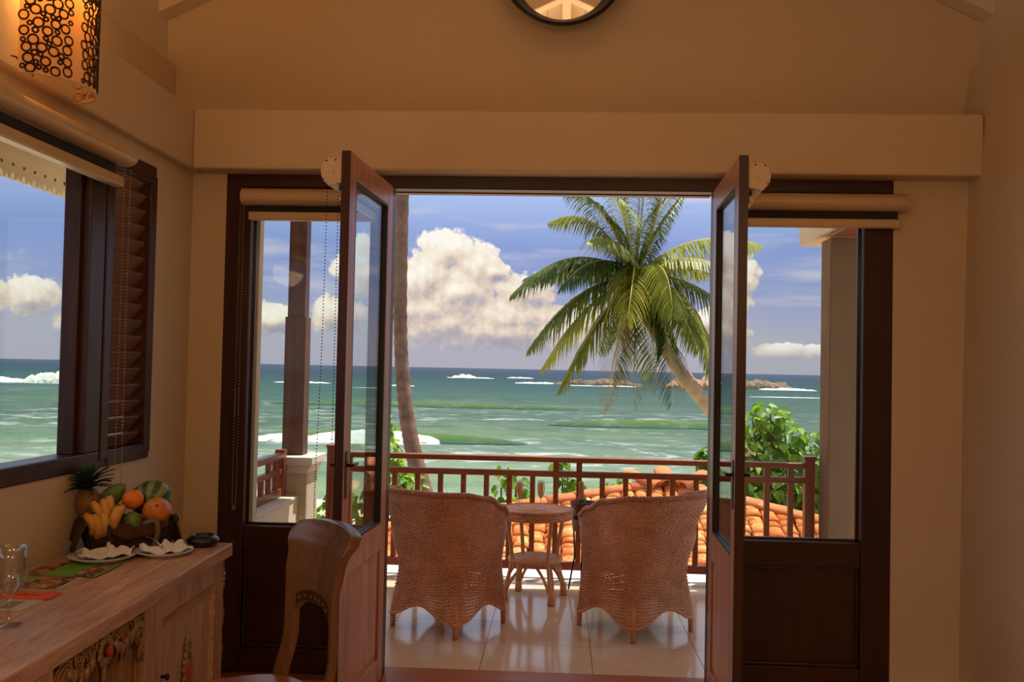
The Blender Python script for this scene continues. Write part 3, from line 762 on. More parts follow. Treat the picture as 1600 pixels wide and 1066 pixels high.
# window canopy with scalloped fascia, outside the left window
t = thing('window_canopy', 'cream eave with a pierced scalloped fascia board outside the left window', 'canopy', (-2.1, 0, 2.43))
obj('canopy_roof', MB().prism([(0, .42), (-.62, .18), (-.62, .215), (0, .46)], 'Y', .3, 6.2), 'cream_paint', t)
fb = MB(); x0, x1 = -.625, -.605; per = .098
y = .4
while y < 6.1:
    prof = [(y, .19), (y, .028), (y+per*.12, .006), (y+per*.30, 0), (y+per*.36, .026), (y+per*.5, .036), (y+per*.64, .026), (y+per*.70, 0), (y+per*.88, .006), (y+per, .028), (y+per, .19)]
    fb.prism(prof, 'X', x0, x1); y += per
fa = obj('fascia_board', fb, 'cream_paint', t)
hm = MB(); y = .4+per/2
while y < 6.1:
    hm.tube([(x1-.001, y, .075), (x1+.003, y, .075)], .009, 8); y += per
obj('pierced_hole', hm, 'screw', fa)['kind'] = 'stuff'
for y in (1.0, 2.6, 4.2, 5.8):
    obj('bracket', MB().bar((0, y, .02), (-.60, y, .19), .05, .05), 'cream_paint', t)
# ================================================================= wicker armchairs
def lerp_knots(x, K):
    for (a, va), (b, vb) in zip(K, K[1:]):
        if x <= b:
            t_ = (x-a)/(b-a); t_ = t_*t_*(3-2*t_); return va+(vb-va)*t_
    return K[-1][1]
RIM = [(0, .835), (50, .832), (80, .80), (105, .735), (128, .675), (140, .61), (150, .50), (162, .43), (180, .42)]
def rim_h(th): return lerp_knots(abs(math.degrees((th+PI/2+PI) % (2*PI) - PI)), RIM)
def hem_h(th): return .168 - .085*abs(math.sin(2*th))**2.2
def shell(th, z):
    c, s_ = math.cos(th), math.sin(th)
    a = lerp_knots(z, [(0, .285), (.10, .280), (.34, .262), (.60, .305), (.84, .362)])
    n_ = lerp_knots(z, [(0, 5.5), (.2, 4.5), (.5, 3.2), (.84, 2.6)])
    r = a/((abs(c)**n_+abs(s_)**n_)**(1/n_))
    return Vector((r*c, r*s_ - (a-.27)*.55, z))
def zrow(z0, z1, v):
    if z1 < .2 or z0 > .3: return z0+(z1-z0)*v
    return min(z1, .083*(1-v)+.835*v + (z0-.083)*(1-v)**3 + (z1-.835)*v**3)
def weave_mesh(name, NS, NR, surf, hem, rim, amp, closed=True):
    """woven band: NS stakes round, NR rows up; every row goes over and under the stakes"""
    mb_ = MB(); NP = NS*2
    for k in range(NR):
        v = (k+.5)/NR
        ring = []
        for i in range(NP):
            th = 2*PI*i/NP; z0, z1 = hem(th), rim(th); z = zrow(z0, z1, v)
            p = surf(th, z); q = surf(th+.01, z); d = (q-p); nrm = Vector((d.y, -d.x, 0)).normalized()
            off = amp*(0 if i % 2 else (1 if (i//2+k) % 2 else -1))
            h = max(z1-z0, .62 if z1 > .7 else 0)/NR*.54; w_ = .0030
            c_ = p+nrm*off
            ring.append([c_+nrm*w_, c_+Vector((0,0,h)), c_-nrm*w_, c_-Vector((0,0,h))])
        o = len(mb_.v); mb_.v += [tuple(x) for r_ in ring for x in r_]
        for i in range(NP):
            j = (i+1) % NP
            mb_.f += [(o+i*4+c_, o+j*4+c_, o+j*4+(c_+1) % 4, o+i*4+(c_+1) % 4) for c_ in range(4)]
    for i in range(NS):
        th = 2*PI*i/NS; z0, z1 = hem(th), rim(th)
        mb_.tube([surf(th, z0+(z1-z0)*j/9) for j in range(10)], .0032, 4, caps=False)
    return mb_.mesh(name, True)
def braid(fn, n, r, turns, strands=2, rs=.009):
    mb_ = MB()
    for s_ in range(strands):
        pts = []
        for i in range(n):
            th = 2*PI*i/n; p = fn(th); q = fn(th+.01); d = (q-p).normalized()
            o1 = Vector((d.y, -d.x, 0)).normalized(); o2 = d.cross(o1)
            a = 2*PI*(turns*i/n + s_/strands); pts.append(p + o1*(r*math.cos(a)) + o2*(r*math.sin(a)))
        mb_.tube(pts, rs, 6, True)
    return mb_
def armchair(label, loc, rz):
    t = thing('wicker_armchair', label, 'armchair', loc, rz, 'wicker armchairs on the balcony')
    b = obj('woven_shell', weave_mesh('woven_shell', 86, 76, shell, hem_h, rim_h, .0046), 'wicker', t); b['kind'] = 'stuff'
    obj('rim_braid', braid(lambda th: shell(th, rim_h(th)), 360, .009, 62), 'wicker_dark', t, smooth=True)
    obj('hem_braid', braid(lambda th: shell(th, hem_h(th)), 240, .005, 50, 2, .006), 'wicker', t, smooth=True)
    st = MB()
    st.grid(lambda u, v: Vector((lambda p: (p.x*v*.97, p.y*v*.97-.01*(1-v), .385+.018*(1-v*v)))(shell(2*PI*u, .40))), 48, 12, True)
    obj('seat', st, 'wicker', t, smooth=True, solid=.02)
    for sx_ in (-1, 1):
        for sy_ in (-1, 1):
            p = shell(math.atan2(sy_, sx_), .10)
            lg = obj('leg', MB().tube([(p.x*.97, p.y*.97, .0), (p.x*.97, p.y*.97, .10), (p.x*.93, p.y*.93, .20)], [.0145, .0165, .0165], 10), 'rattan', t, smooth=True)
            wrp = MB()
            pts = [(p.x*.97+.0165*math.cos(a), p.y*.97+.0165*math.sin(a), .012+.0042*a/1.6) for a in [i*.7 for i in range(48)]]
            obj('cane_wrap', wrp.tube(pts, .0028, 4), 'wicker', lg)
    return t
ac = armchair('wicker armchair with its back to the room, left of the round table', (-.64, 5.82, 0), math.radians(-32))
ac2 = copy_tree(ac); ac2.location = (.475, 5.88, 0); ac2.rotation_euler = (0, 0, math.radians(39))
ac2['label'] = 'wicker armchair with its back to the room, right of the round table'

# ================================================================= wicker table
TT = Vector((-.145, 6.55, 0)); th_ = .607
t = thing('wicker_table', 'small round woven table on curved cane legs between the armchairs', 'table', TT, .25)
def disc_weave(R_, z, n_rings, n_st, wob, r0=.012, rr__=.0052):
    mb_ = MB()
    for k in range(n_rings):
        r = r0+(R_-r0)*k/(n_rings-1); N = max(16, int(n_st*2*max(.35, r/R_))//2*2)
        mb_.tube([(r*math.cos(2*PI*i/N), r*math.sin(2*PI*i/N), z + wob*(1 if (i+k) % 2 else -1)) for i in range(N)], rr__, 5, True)
    for i in range(n_st//2):
        a = 4*PI*i/n_st; mb_.tube([(r0*math.cos(a), r0*math.sin(a), z), (R_*math.cos(a), R_*math.sin(a), z)], .0035, 4)
    return mb_
tp = obj('table_top', disc_weave(.243, th_-.008, 24, 60, .002), 'wicker', t, smooth=True)
obj('top_board', MB().lathe([(0, th_-.03), (.236, th_-.03), (.24, th_-.013), (0, th_-.013)], 48), 'wicker_dark', tp)
eb = weave_mesh('edge_band', 44, 4, lambda th, z: Vector((.247*math.cos(th), .247*math.sin(th), z)), lambda th: th_-.055, lambda th: th_-.008, .0035)
e_ = obj('edge_band', eb, 'wicker', t); e_['kind'] = 'stuff'
obj('rim_braid', braid(lambda th: Vector((.247*math.cos(th), .247*math.sin(th), th_-.006)), 160, .005, 30, 2, .006), 'wicker_dark', t, smooth=True)
obj('hem_braid', braid(lambda th: Vector((.247*math.cos(th), .247*math.sin(th), th_-.056)), 160, .004, 30, 2, .006), 'wicker_dark', t, smooth=True)
zs = .275
sf = MB()
for k in range(9):
    r = .02+.016*k; sf.tube([(r*math.cos(2*PI*i/36), r*math.sin(2*PI*i/36), zs) for i in range(36)], .0072, 6, True)
sh_ = obj('shelf', sf, 'rattan', t, smooth=True); sh_['kind'] = 'stuff'
obj('shelf_rim', MB().tube([(.168*math.cos(2*PI*i/40), .168*math.sin(2*PI*i/40), zs-.008) for i in range(40)], .016, 8, True), 'rattan', t, smooth=True)
obj('shelf_bearer', MB().tube([(-.16, 0, zs-.016), (.16, 0, zs-.016)], .009, 6), 'rattan', t)
for k in range(4):
    a = 2*PI*k/4 + math.radians(-60-14)
    P = lambda r, z, da=0: (r*math.cos(a+da), r*math.sin(a+da), z)
    lg = obj('leg', MB().tube(spline([P(.222, th_-.05), P(.205, .48), P(.176, .30), P(.186, .22), P(.228, .05), P(.232, .003)], 22), .0135, 8), 'rattan', t, smooth=True)
    obj('brace', MB().tube(spline([P(.226, .07, .06), P(.19, .155, .16), P(.13, .232, .42), P(.10, .25, .75)], 14), .0105, 8), 'rattan', lg, smooth=True)
    obj('brace', MB().tube(spline([P(.226, .07, -.06), P(.19, .155, -.16), P(.13, .232, -.42), P(.10, .25, -.75)], 14), .0105, 8), 'rattan', lg, smooth=True)
    obj('foot_wrap', MB().tube([P(.229, .004), P(.228, .085)], [.0255, .0225], 12), 'rattan', lg, smooth=True)
def flute(label, x, y):
    t = thing('champagne_flute', label, 'glass', (x, y, th_+.0015), 0)
    prof = [(0, .0), (.034, .0), (.035, .002), (.012, .006), (.0045, .012), (.004, .055), (.008, .068), (.020, .095), (.0255, .125), (.0255, .165), (.0225, .192),
            (.0215, .192), (.0243, .165), (.0243, .125), (.0185, .097), (.006, .073), (0, .071)]
    obj('glass', MB().lathe(prof, 24), 'crystal', t, smooth=True)
    obj('champagne', MB().lathe([(0, .0715), (.0055, .0735), (.018, .0975), (.0238, .1255), (.0238, .165), (.0228, .174), (0, .174)], 24), 'champagne', t, smooth=True)
flute('left champagne flute standing on the small round table', -.255, 6.50)
flute('right champagne flute standing on the small round table', -.112, 6.51)
t = thing('wine_cooler_stand', 'dark red wine cooler on a stand behind the right armchair', 'cooler', (.185, 6.76, 0))
obj('bucket', MB().lathe([(0, .43), (.075, .43), (.095, .625), (.099, .63), (.091, .632), (.074, .45), (0, .44)], 28), 'cooler_red', t, smooth=True)
obj('stand_ring', MB().tube([(.088*math.cos(2*PI*i/28), .088*math.sin(2*PI*i/28), .52) for i in range(28)], .006, 6, True), 'iron', t)
for k in range(3):
    a = 2*PI*k/3+.4; obj('leg', MB().tube([(.09*math.cos(a), .09*math.sin(a), .52), (.07*math.cos(a), .07*math.sin(a), .25), (.12*math.cos(a), .12*math.sin(a), .006)], .007, 6), 'iron', t)
t = thing('champagne_bottle', 'gold-foiled neck of a champagne bottle leaning in the dark red cooler', 'bottle', (.185, 6.76, .452))
Mt = Matrix.Rotation(math.radians(-4), 4, 'Y')
def rot(mb_, M): mb_.v = [tuple(M @ Vector(p)) for p in mb_.v]; return mb_
obj('bottle_body', rot(MB().lathe([(0, 0), (.040, 0), (.042, .01), (.042, .15), (.030, .20), (.0165, .235), (.0165, .24), (0, .24)], 24), Mt), 'bottle_green', t, smooth=True)
obj('foil', rot(MB().lathe([(.031, .199), (.0178, .236), (.0165, .255), (.0175, .262), (.0185, .30), (.0175, .315), (.008, .322), (0, .322)], 20), Mt), 'gold_foil', t, smooth=True)

# ================================================================= carved console desk (local y runs along the wall, x = 0 at its front edge)
D0 = Vector((-1.313, 3.861, 0)); RZ = math.radians(2.2); ZT = .82
t = thing('carved_console_desk', 'long wooden console desk with gilded carvings under the left window', 'desk', D0, RZ)
LN, DP = 2.25, .545
obj('top', box((-DP, -LN, .77), (0, 0, ZT)), 'desk_wood', t, bevel=.004)
fx = -.022
def dbox(n, y0, y1, z0, z1, x0=-.03, x1=fx, mat='desk_wood_z', par=None, **kw):
    return obj(n, box((x0, y0, z0), (x1, y1, z1)), mat, par or t, bevel=.002, **kw)
dbox('apron', -LN+.04, -.05, .762, .77, -.045, fx, 'desk_wood')
for y0, y1 in ((-.082, -.045), (-.83, -.765), (-1.50, -1.44), (-LN+.04, -LN+.08)):
    dbox('post', y0, y1, .0, .762, -.06, fx)
for y in (-.045, -.80, -1.47, -LN+.06): dbox('side_board', y-.018 if y < -.1 else y-.02, y, .08, .762, -DP+.02, -.06)
obj('back_board', box((-DP+.005, -LN+.04, .06), (-DP+.02, -.045, .77)), 'dark_wood', t)  # dark wood puts the knee opening's shade into the board's colour
obj('bottom_board', box((-DP+.02, -LN+.04, .06), (-.03, -.045, .085)), 'desk_wood', t)
dbox('plinth', -LN+.04, -.045, 0, .06, -.06, -.03, 'desk_wood')
obj('inner_shelf', box((-DP+.02, -1.44, .37), (-.05, -.83, .39)), 'dark_wood_y', t)  # darkened like the back board, shade painted in
def cab_door(y0, y1, knob_at):
    d = obj('door', box((-.048, y0, .095), (-.034, y1, .758)), 'desk_wood_z', t)
    fr_ = MB(); s_ = .062
    for a, b in (((y0, .095), (y0+s_, .758)), ((y1-s_, .095), (y1, .758)), ((y0+s_, .692), (y1-s_, .758)), ((y0+s_, .095), (y1-s_, .165))):
        fr_.box((-.040, a[0], a[1]), (fx+.002, b[0], b[1]))
    obj('door_frame', fr_, 'desk_wood_z', d, bevel=.003)
    bd = MB()
    iy0, iy1, iz0, iz1 = y0+s_, y1-s_, .165, .692; q = .028
    vs_ = [(fx+.001, iy0, iz0), (fx+.001, iy1, iz0), (fx+.001, iy1, iz1), (fx+.001, iy0, iz1), (-.034, iy0+q, iz0+q), (-.034, iy1-q, iz0+q), (-.034, iy1-q, iz1-q*1.6), (-.034, iy0+q, iz1-q*1.6)]
    obj('bevelled_edge', bd.add(vs_, [(0,1,5,4), (1,2,6,5), (2,3,7,6), (3,0,4,7)]), 'desk_wood', d)
    obj('knob', MB().tube([(fx, knob_at, .50), (fx+.012, knob_at, .50), (fx+.020, knob_at, .50), (fx+.026, knob_at, .50)], [.006, .006, .0135, .010], 10), 'iron', d, smooth=True)
    cy, cz = (y0+y1)/2, .44                                   # carved flame motif round a red boss
    mo = MB(); rr = random.Random(3)
    outl = [(0, .165), (.020, .10), (.036, .055), (.043, .0), (.040, -.06), (.028, -.115), (0, -.165)]
    full = outl + [(-a, b) for a, b in outl[-2:0:-1]]
    vs_ = [(-.0335, cy+a, cz+b) for a, b in full] + [(-.022, cy+a*.72, cz+b*.80) for a, b in full] + [(-.020, cy, cz)]
    N = len(full)
    mo.add(vs_, [(i, (i+1) % N, N+(i+1) % N, N+i) for i in range(N)] + [(N+i, N+(i+1) % N, 2*N) for i in range(N)])
    for i in range(26):
        a = 2*PI*i/26; mo.sphere((-.026, cy+.043*math.sin(a)*(1-.25*abs(math.cos(a))), cz-.01+.120*math.cos(a)), (.008, .0085, .014), 6, 4)
    m_ = obj('carved_motif', mo, 'gold_carving', d, smooth=True)
    obj('red_boss', MB().sphere((-.020, cy, cz-.01), (.010, .017, .048), 12, 8), 'carving_red', m_, smooth=True)
cab_door(-.765, -.082, -.705) if False else cab_door(-.762, -.085, -.690)
cab_door(-LN+.085, -1.505, -1.58)
# pierced gilded frieze hanging across the knee opening
t2 = obj('carved_frieze', box((-.060, -1.44, .715), (-.045, -.83, .762)), 'gold_carving', t)
def fluted(pts, rad, cy, cz):                                  # a carved scroll: raised ribs with grooves between
    m_ = MB()
    for k, (o_, h_) in enumerate(((-1, 0), (0, .006), (1, .002))):
        q = []
        for (x, y, z), r in zip(pts, rad):
            d = Vector((0, y-cy, z-cz)); d = d.normalized() if d.length > 1e-5 else Vector((0, 1, 0))
            q.append(Vector((x+h_, y, z)) + d*(o_*r*.78))
        m_.tube(q, [r*.46 for r in rad], 6)
    return m_
def scroll(cy, cz, R_, turns, dirn, a0, w0=.014):
    pts = []; rad = []
    N = int(14*turns)
    for i in range(N+1):
        f = i/N; r = R_*(1-f*.86); a = a0+dirn*2*PI*turns*f
        pts.append((-.040+.010*f, cy+r*math.cos(a), cz+r*math.sin(a))); rad.append(w0*(1-.45*f))
    return fluted(pts, rad, cy, cz)
for sgn in (-1, 1):
    cyc = -1.108
    for cy_, cz_, R_, dr, a0, w_ in ((.245, .635, .060, 1, -1.2, .0125), (.245, .625, .042, -1, 2.4, .010), (.175, .668, .044, -1, .6, .011), (.125, .655, .050, 1, 2.2, .0115), (.085, .690, .036, -1, -.5, .011), (.275, .560, .030, 1, .4, .012)):
        obj('scroll', scroll(cyc+sgn*cy_, cz_+.062, R_, 1.45, dr*sgn, a0 if sgn > 0 else PI-a0, w_), 'gold_carving', t2, smooth=True)
    for k in range(7):
        yy = cyc+sgn*(.07+.035*k); zz = .717-.016*math.sin(k*1.1)
        obj('leaf_tip', MB().tube([(-.043, yy, zz), (-.032, yy+sgn*.016, zz-.025), (-.040, yy+sgn*.012, zz-.060-.004*(k % 3))], [.012, .011, .002], 6), 'gold_carving', t2, smooth=True)
fl_ = MB()
for i in range(10):
    a = 2*PI*i/10; fl_.sphere((-.034, -1.108+.034*math.sin(a), .707+.034*math.cos(a)), (.010, .016, .016), 8, 6)
fo_ = obj('flower', fl_, 'gold_carving', t2, smooth=True)
fo_['kind'] = 'stuff'
obj('flower_boss', MB().sphere((-.022, -1.108, .707), (.012, .013, .017), 10, 6), 'carving_red', t2, smooth=True)
for dz in (-.055, -.075): obj('leaf_tip', MB().tube([(-.040, -1.108, .672), (-.03, -1.108+dz*.2, .672+dz*.6), (-.036, -1.108+dz*.3, .672+dz)], [.012, .010, .002], 6), 'gold_carving', t2, smooth=True)
# gilded carved strip down the far front corner
cs = MB(); rr = random.Random(8)
for k in range(34):
    z = .715-.0205*k
    wv = .006*math.sin(k*.9)+.003*rr.uniform(-1, 1)
    cs.sphere((fx-.016, -.034+wv*1.4, z), (.020, .021+wv, .0165), 8, 5, Matrix.Rotation(.5*math.sin(k*.7), 4, 'X'))
cs_ = obj('carved_strip', cs, 'gold_carving', t, smooth=True); cs_['kind'] = 'stuff'
obj('red_inset', box((-.040, -.046, .715), (fx-.002, -.022, .765)), 'carving_red', t, bevel=.002)

# ================================================================= carved dining chair
cr = math.atan2(.79, -.61)-PI/2
cr = math.radians(127.7)
t = thing('carved_wooden_chair', 'polished wooden chair with a broad curved back drawn up by the desk', 'chair', (-1.012, 3.085, 0), cr)
HWK = [(.45, .222), (.55, .206), (.65, .198), (.78, .200), (.88, .212), (.96, .236), (1.02, .246)]
def hw(z): return lerp_knots(z, HWK)
def lean(z): return -.205 - lerp_knots(z, [(0, 0), (.45, .0), (.62, .028), (.80, .030), (.92, .045), (1.0, .085), (1.03, .10)])
def bk(s, z, off):                                            # point on the back: s across, z up, off through the thickness
    return Vector((s*hw(z), lean(z) - .035*(1-s*s) + off, z))
slab = MB(); TH = .028; NZ = 16; NL = 10
SA = .765                                                     # inner edge of the two posts
def zlow(s): return .738 - .045*(abs(s)/SA)**3.2
def ztop(s): return 1.010 - .022*abs(s)**2.2 - .026*max(0, abs(s)-.86)/.14
cols = [-1, -.97, -.87, -SA] + [-SA+2*SA*i/18 for i in range(1, 18)] + [SA, .87, .97, 1]
vi = {}
def vert(ci, r, k):
    if (ci, r, k) not in vi:
        s = cols[ci]; z0 = zlow(min(abs(s), SA)); z1 = ztop(s)
        z = z0+(z1-z0)*r/NZ if r >= 0 else z0+(z0-.40)*r/NL
        f = max(0, r)/NZ; th = TH*(1+.45*max(0, f-.75)/.25)*(1.0 if abs(s) < .98 else .72)
        vi[(ci, r, k)] = len(slab.v); slab.v.append(tuple(bk(s, z, th/2 if k else -th/2)))
    return vi[(ci, r, k)]
def isp(ci): return abs(cols[ci])+abs(cols[ci+1]) > 2*SA-.001
nc = len(cols)
for ci in range(nc-1):
    r0 = -NL if isp(ci) else 0
    for r in range(r0, NZ):
        for k in (0, 1): slab.f.append((vert(ci, r, k), vert(ci+1, r, k), vert(ci+1, r+1, k), vert(ci, r+1, k)))
    for r in (r0, NZ): slab.f.append((vert(ci, r, 0), vert(ci+1, r, 0), vert(ci+1, r, 1), vert(ci, r, 1)))
i0, i1 = 3, nc-4
for ci, r0 in ((0, -NL), (nc-1, -NL)):
    for r in range(r0, NZ): slab.f.append((vert(ci, r, 0), vert(ci, r+1, 0), vert(ci, r+1, 1), vert(ci, r, 1)))
for ci in (i0, i1):
    for r in range(-NL, 0): slab.f.append((vert(ci, r, 0), vert(ci, r+1, 0), vert(ci, r+1, 1), vert(ci, r, 1)))
br_ = obj('backrest', slab, 'chair_wood', t, smooth=True, bevel=.005, seg=3)
bn = MB()                                                      # recessed carved band with studs along the arch
bn.grid(lambda u, v: bk(-.66+1.32*u, zlow(-.66+1.32*u)+.006+.034*v, TH/2+.0015), 16, 3)
ba = obj('carved_band', bn, 'dark_wood', br_, solid=.002)
for k in range(7):
    s = -.56+1.12*k/6; p = bk(s, zlow(s)+.021, TH/2+.002)
    obj('stud', MB().lathe([(.0085, 0), (.006, .004), (0, .007)], 4), 'chair_wood', ba).matrix_local = Matrix.Translation(p) @ Matrix.Rotation(-PI/2, 4, 'X') @ Matrix.Rotation(PI/4, 4, 'Z')
for sgn in (-1, 1):
    obj('leg', MB().tube([(sgn*.19, -.225, .42), (sgn*.195, -.235, .2), (sgn*.20, -.26, 0)], [.026, .022, .018], 8), 'chair_wood', t, smooth=True)
    obj('leg', MB().tube([(sgn*.17, .17, .42), (sgn*.175, .175, .2), (sgn*.18, .185, 0)], [.027, .023, .018], 8), 'chair_wood', t, smooth=True)
sp_ = [(math.copysign(abs(math.cos(a))**.7, math.cos(a))*.235*(1.0+.05*math.sin(a)), math.copysign(abs(math.sin(a))**.7, math.sin(a))*.222-.025) for a in [2*PI*i/48 for i in range(48)]]
obj('seat', MB().prism(sp_, 'Z', .437, .467), 'seat_wood', t, bevel=.011, seg=4)
ap = MB()
ap.prism([(x*.86, y*.86-.0) for x, y in sp_], 'Z', .375, .437)
obj('seat_apron', ap, 'chair_wood', t, bevel=.004)

# ================================================================= things on the desk
t = thing('black_bowl', 'small round black lacquered bowl at the far end of the desk', 'bowl', (-1.405, 3.775, ZT))
obj('bowl_body', MB().lathe([(0, 0), (.040, 0), (.060, .012), (.0655, .023), (.060, .034), (.046, .043), (.040, .044), (.037, .038), (.034, .020), (0, .016)], 32), 'black_lacquer', t, smooth=True)
obj('rim', MB().tube([(.043*math.cos(2*PI*i/32), .043*math.sin(2*PI*i/32), .044) for i in range(32)], .0025, 6, True), 'black_lacquer', t, smooth=True)
def plate(label, x, y, r):
    t = thing('white_plate', label, 'plate', (x, y, ZT), 0, 'side plates with napkins')
    obj('dish', MB().lathe([(0, .004), (r*.58, .003), (r*.60, 0), (r*.66, 0), (r*.68, .004), (r, .018), (r, .021), (r*.66, .0085), (0, .0075)], 40), 'porcelain', t, smooth=True)
    return t
plate('white plate nearer the wine glass, folded napkin lying on it', -1.660, 3.455, .116)
plate('white plate nearer the black bowl, folded napkin and fork on it', -1.484, 3.585, .108)
def napkin(label, x, y, r, rz, seed):
    rr = random.Random(seed)
    def f(u, v):
        a, b = (u-.5)*2, (v-.5)*2
        px, py = a*r, b*r*.72
        z = .0085 + .007*abs(a) + (.024*abs(math.sin(a*3.6+b*1.7+seed))*(1-.35*abs(b))) + .022*noise.noise(Vector((a*2.2+seed, b*2.2, .3)))
        peak = math.exp(-((a-.12)/.16)**2 - ((b-.1)/.5)**2)*.034
        return (px + .01*math.sin(b*4+seed), py + .012*math.sin(a*3), max(.0115+.012*max(abs(a)-.5, 0)*2, z)+peak)
    o = obj('cloth_napkin', MB().grid(f, 26, 22), 'napkin', None, smooth=True, solid=.0015)
    o.location = (x, y, ZT); o.rotation_euler = (0, 0, rz); tag(o, label, 'napkin', 'folded white napkins'); return o
napkin('crumpled white napkin on the plate nearer the wine glass', -1.650, 3.465, .090, .55, 1)
napkin('crumpled white napkin under the fork by the black bowl', -1.480, 3.59, .084, .75, 4)
def fork(x, y, z, rz, pitch):
    t = thing('fork', 'steel fork leaning on the napkin of the plate nearer the black bowl', 'fork', (x, y, z)); t.rotation_euler = (0, pitch, rz)
    obj('handle', MB().tube(spline([(0, 0, 0), (.05, 0, .004), (.085, 0, 0)], 10), [.006, .006, .0055, .005, .004, .0035, .003, .003, .003, .004], 8), 'steel', t, smooth=True)
    obj('neck', MB().prism([(.083, -.004), (.095, -.011), (.108, -.012), (.108, .012), (.095, .011), (.083, .004)], 'Z', -.0012, .0012), 'steel', t, bevel=.0006)
    for k in range(4): obj('tine', MB().bar((.106, -.0105+.007*k, 0), (.150, -.0105+.007*k, .004), .0028, .0022), 'steel', t)
fork(-1.485, 3.565, ZT+.034, math.radians(143), math.radians(-16))
t = thing('table_knife', 'dark handled knife standing up against the napkin before the fruit basket', 'knife', (-1.648, 3.478, ZT+.022)); t.rotation_euler = (0, math.radians(-64), math.radians(115))
obj('handle', MB().tube([(.04, 0, 0), (.07, 0, 0), (.105, 0, 0)], [.004, .0062, .0055], 8), 'iron', t, smooth=True)
obj('blade', box((-.01, -.006, -.0008), (.042, .006, .0008)), 'steel', t, bevel=.0005)
# wine glass
t = thing('wine_glass', 'empty stemmed wine glass standing at the near end of the desk', 'glass', (-1.492, 2.575, ZT))
wg = [(0, 0), (.034, 0), (.036, .0018), (.030, .004), (.010, .008), (.0045, .014), (.0036, .045), (.0042, .070), (.012, .082), (.030, .100), (.0425, .126), (.0450, .152), (.0430, .185), (.0395, .216),
      (.0383, .216), (.0418, .185), (.0437, .152), (.0412, .127), (.029, .1022), (.010, .0865), (0, .084)]
obj('bowl_and_stem', MB().lathe(wg, 40), 'crystal', t, smooth=True)
# printed matter
def sheet(name, label, cat, a, b, z, mat, rz=RZ):
    o = obj(name, box((-(b[0]-a[0])/2, -(b[1]-a[1])/2, 0), ((b[0]-a[0])/2, (b[1]-a[1])/2, .0016)), mat)
    o.location = ((a[0]+b[0])/2, (a[1]+b[1])/2, z); o.rotation_euler = (0, 0, rz)
    return tag(o, label, cat)
def print_on(par, name, a, b, mat, lift=.0016):
    o = obj(name, box((a[0], a[1], lift), (b[0], b[1], lift+.0004)), mat, par); return o
s1 = sheet('green_brochure', 'green brochure with a dark border lying before the left plate', 'brochure', (-1.800, 3.165), (-1.545, 3.378), ZT+.0005, 'menu_black')
print_on(s1, 'green_panel', (-.062, -.102), (.085, .102), 'print_green')
print_on(s1, 'photograph', (-.123, .0), (-.064, .102), 'photo_print_warm'); print_on(s1, 'photograph', (-.123, -.102), (-.064, -.004), 'photo_print_warm')
print_on(s1, 'photograph', (.040, -.100), (.108, .085), 'photo_print', .0021); print_on(s1, 'green_edge', (.110, -.102), (.123, .102), 'print_green')
s2 = sheet('photo_brochure', 'brochure of food photographs between the green brochure and the red card', 'brochure', (-1.80, 2.975), (-1.578, 3.160), ZT+.0005, 'paper')
print_on(s2, 'photograph', (-.105, -.088), (.02, .0), 'photo_print'); print_on(s2, 'photograph', (-.105, .004), (-.03, .088), 'print_green')
print_on(s2, 'photograph', (-.026, .004), (.04, .088), 'photo_print_warm'); print_on(s2, 'photograph', (.024, -.088), (.100, .0), 'photo_print'); print_on(s2, 'photograph', (.044, .004), (.100, .088), 'photo_print')
s4 = sheet('white_leaflet', 'white printed leaflet partly under the red card', 'leaflet', (-1.72, 2.715), (-1.545, 2.90), ZT+.0005, 'paper')
print_on(s4, 'grey_box', (.005, -.068), (.045, .02), 'print_grey')
for k in range(4): print_on(s4, 'text_line', (-.07+.016*k, -.07), (-.065+.016*k, .05), 'print_grey')
s3 = sheet('red_card', 'bright orange-red card with dark script by the wine glass', 'card', (-1.740, 2.850), (-1.535, 2.942), ZT+.0027, 'print_orange')
rr = random.Random(5)
pts = [(.058-.0105*i*.8, .006*math.sin(i*2.1)+(.011 if i in (0, 4, 7) else 0), .0021) for i in range(11)]
obj('script_lettering', MB().tube(spline([(-p[0]*1.0+.03, p[1]-.002, p[2]) for p in pts], 60), .0012, 4), 'print_ink', s3)

# fruit basket (boat shaped, dark cloth-draped)
BC = Vector((-1.680, 3.715, ZT)); BR = math.radians(33)
t = thing('fruit_basket', 'dark brown draped basket holding the fruit on the desk', 'basket', BC, BR)
def bsk(u, v):
    a = 2*PI*u; n_ = 2.6; c, s_ = math.cos(a), math.sin(a); r = 1/((abs(c)**n_+abs(s_)**n_)**(1/n_))
    w_ = .150+.030*v; d_ = .088+.018*v
    return (w_*r*c, d_*r*s_, .004+.105*v + .006*math.sin(9*a)*v)
obj('basket_body', MB().grid(bsk, 56, 8, True), 'basket_brown', t, smooth=True, solid=.006)
obj('basket_base', MB().prism([(bsk(i/40, 0)[0], bsk(i/40, 0)[1]) for i in range(40)], 'Z', .001, .008), 'basket_brown', t)
for k in range(30):
    a = k/30; p0, p1 = bsk(a, 0), bsk(a, 1)
    obj('stave', MB().tube([(p0[0]*1.02, p0[1]*1.02, p0[2]), (p1[0]*1.02, p1[1]*1.02, p1[2])], .004, 5), 'basket_brown', t)
def drape(sgn):
    def f(u, v):
        x = sgn*(.125+(.082 if sgn < 0 else .050)*v+.012*math.sin(u*9)*v); y = (u-.5)*(.19+.05*v)
        z = .118+.022*math.sin(v*2.2)-(.115*v**2.3)*(1+.1*math.sin(u*7)) + .008*math.sin(u*11+sgn)
        return (x, y, max(z, .004))
    return MB().grid(f, 22, 12)
for sgn in (-1, 1): obj('draped_cloth', drape(sgn), 'basket_cloth', t, smooth=True, solid=.004)
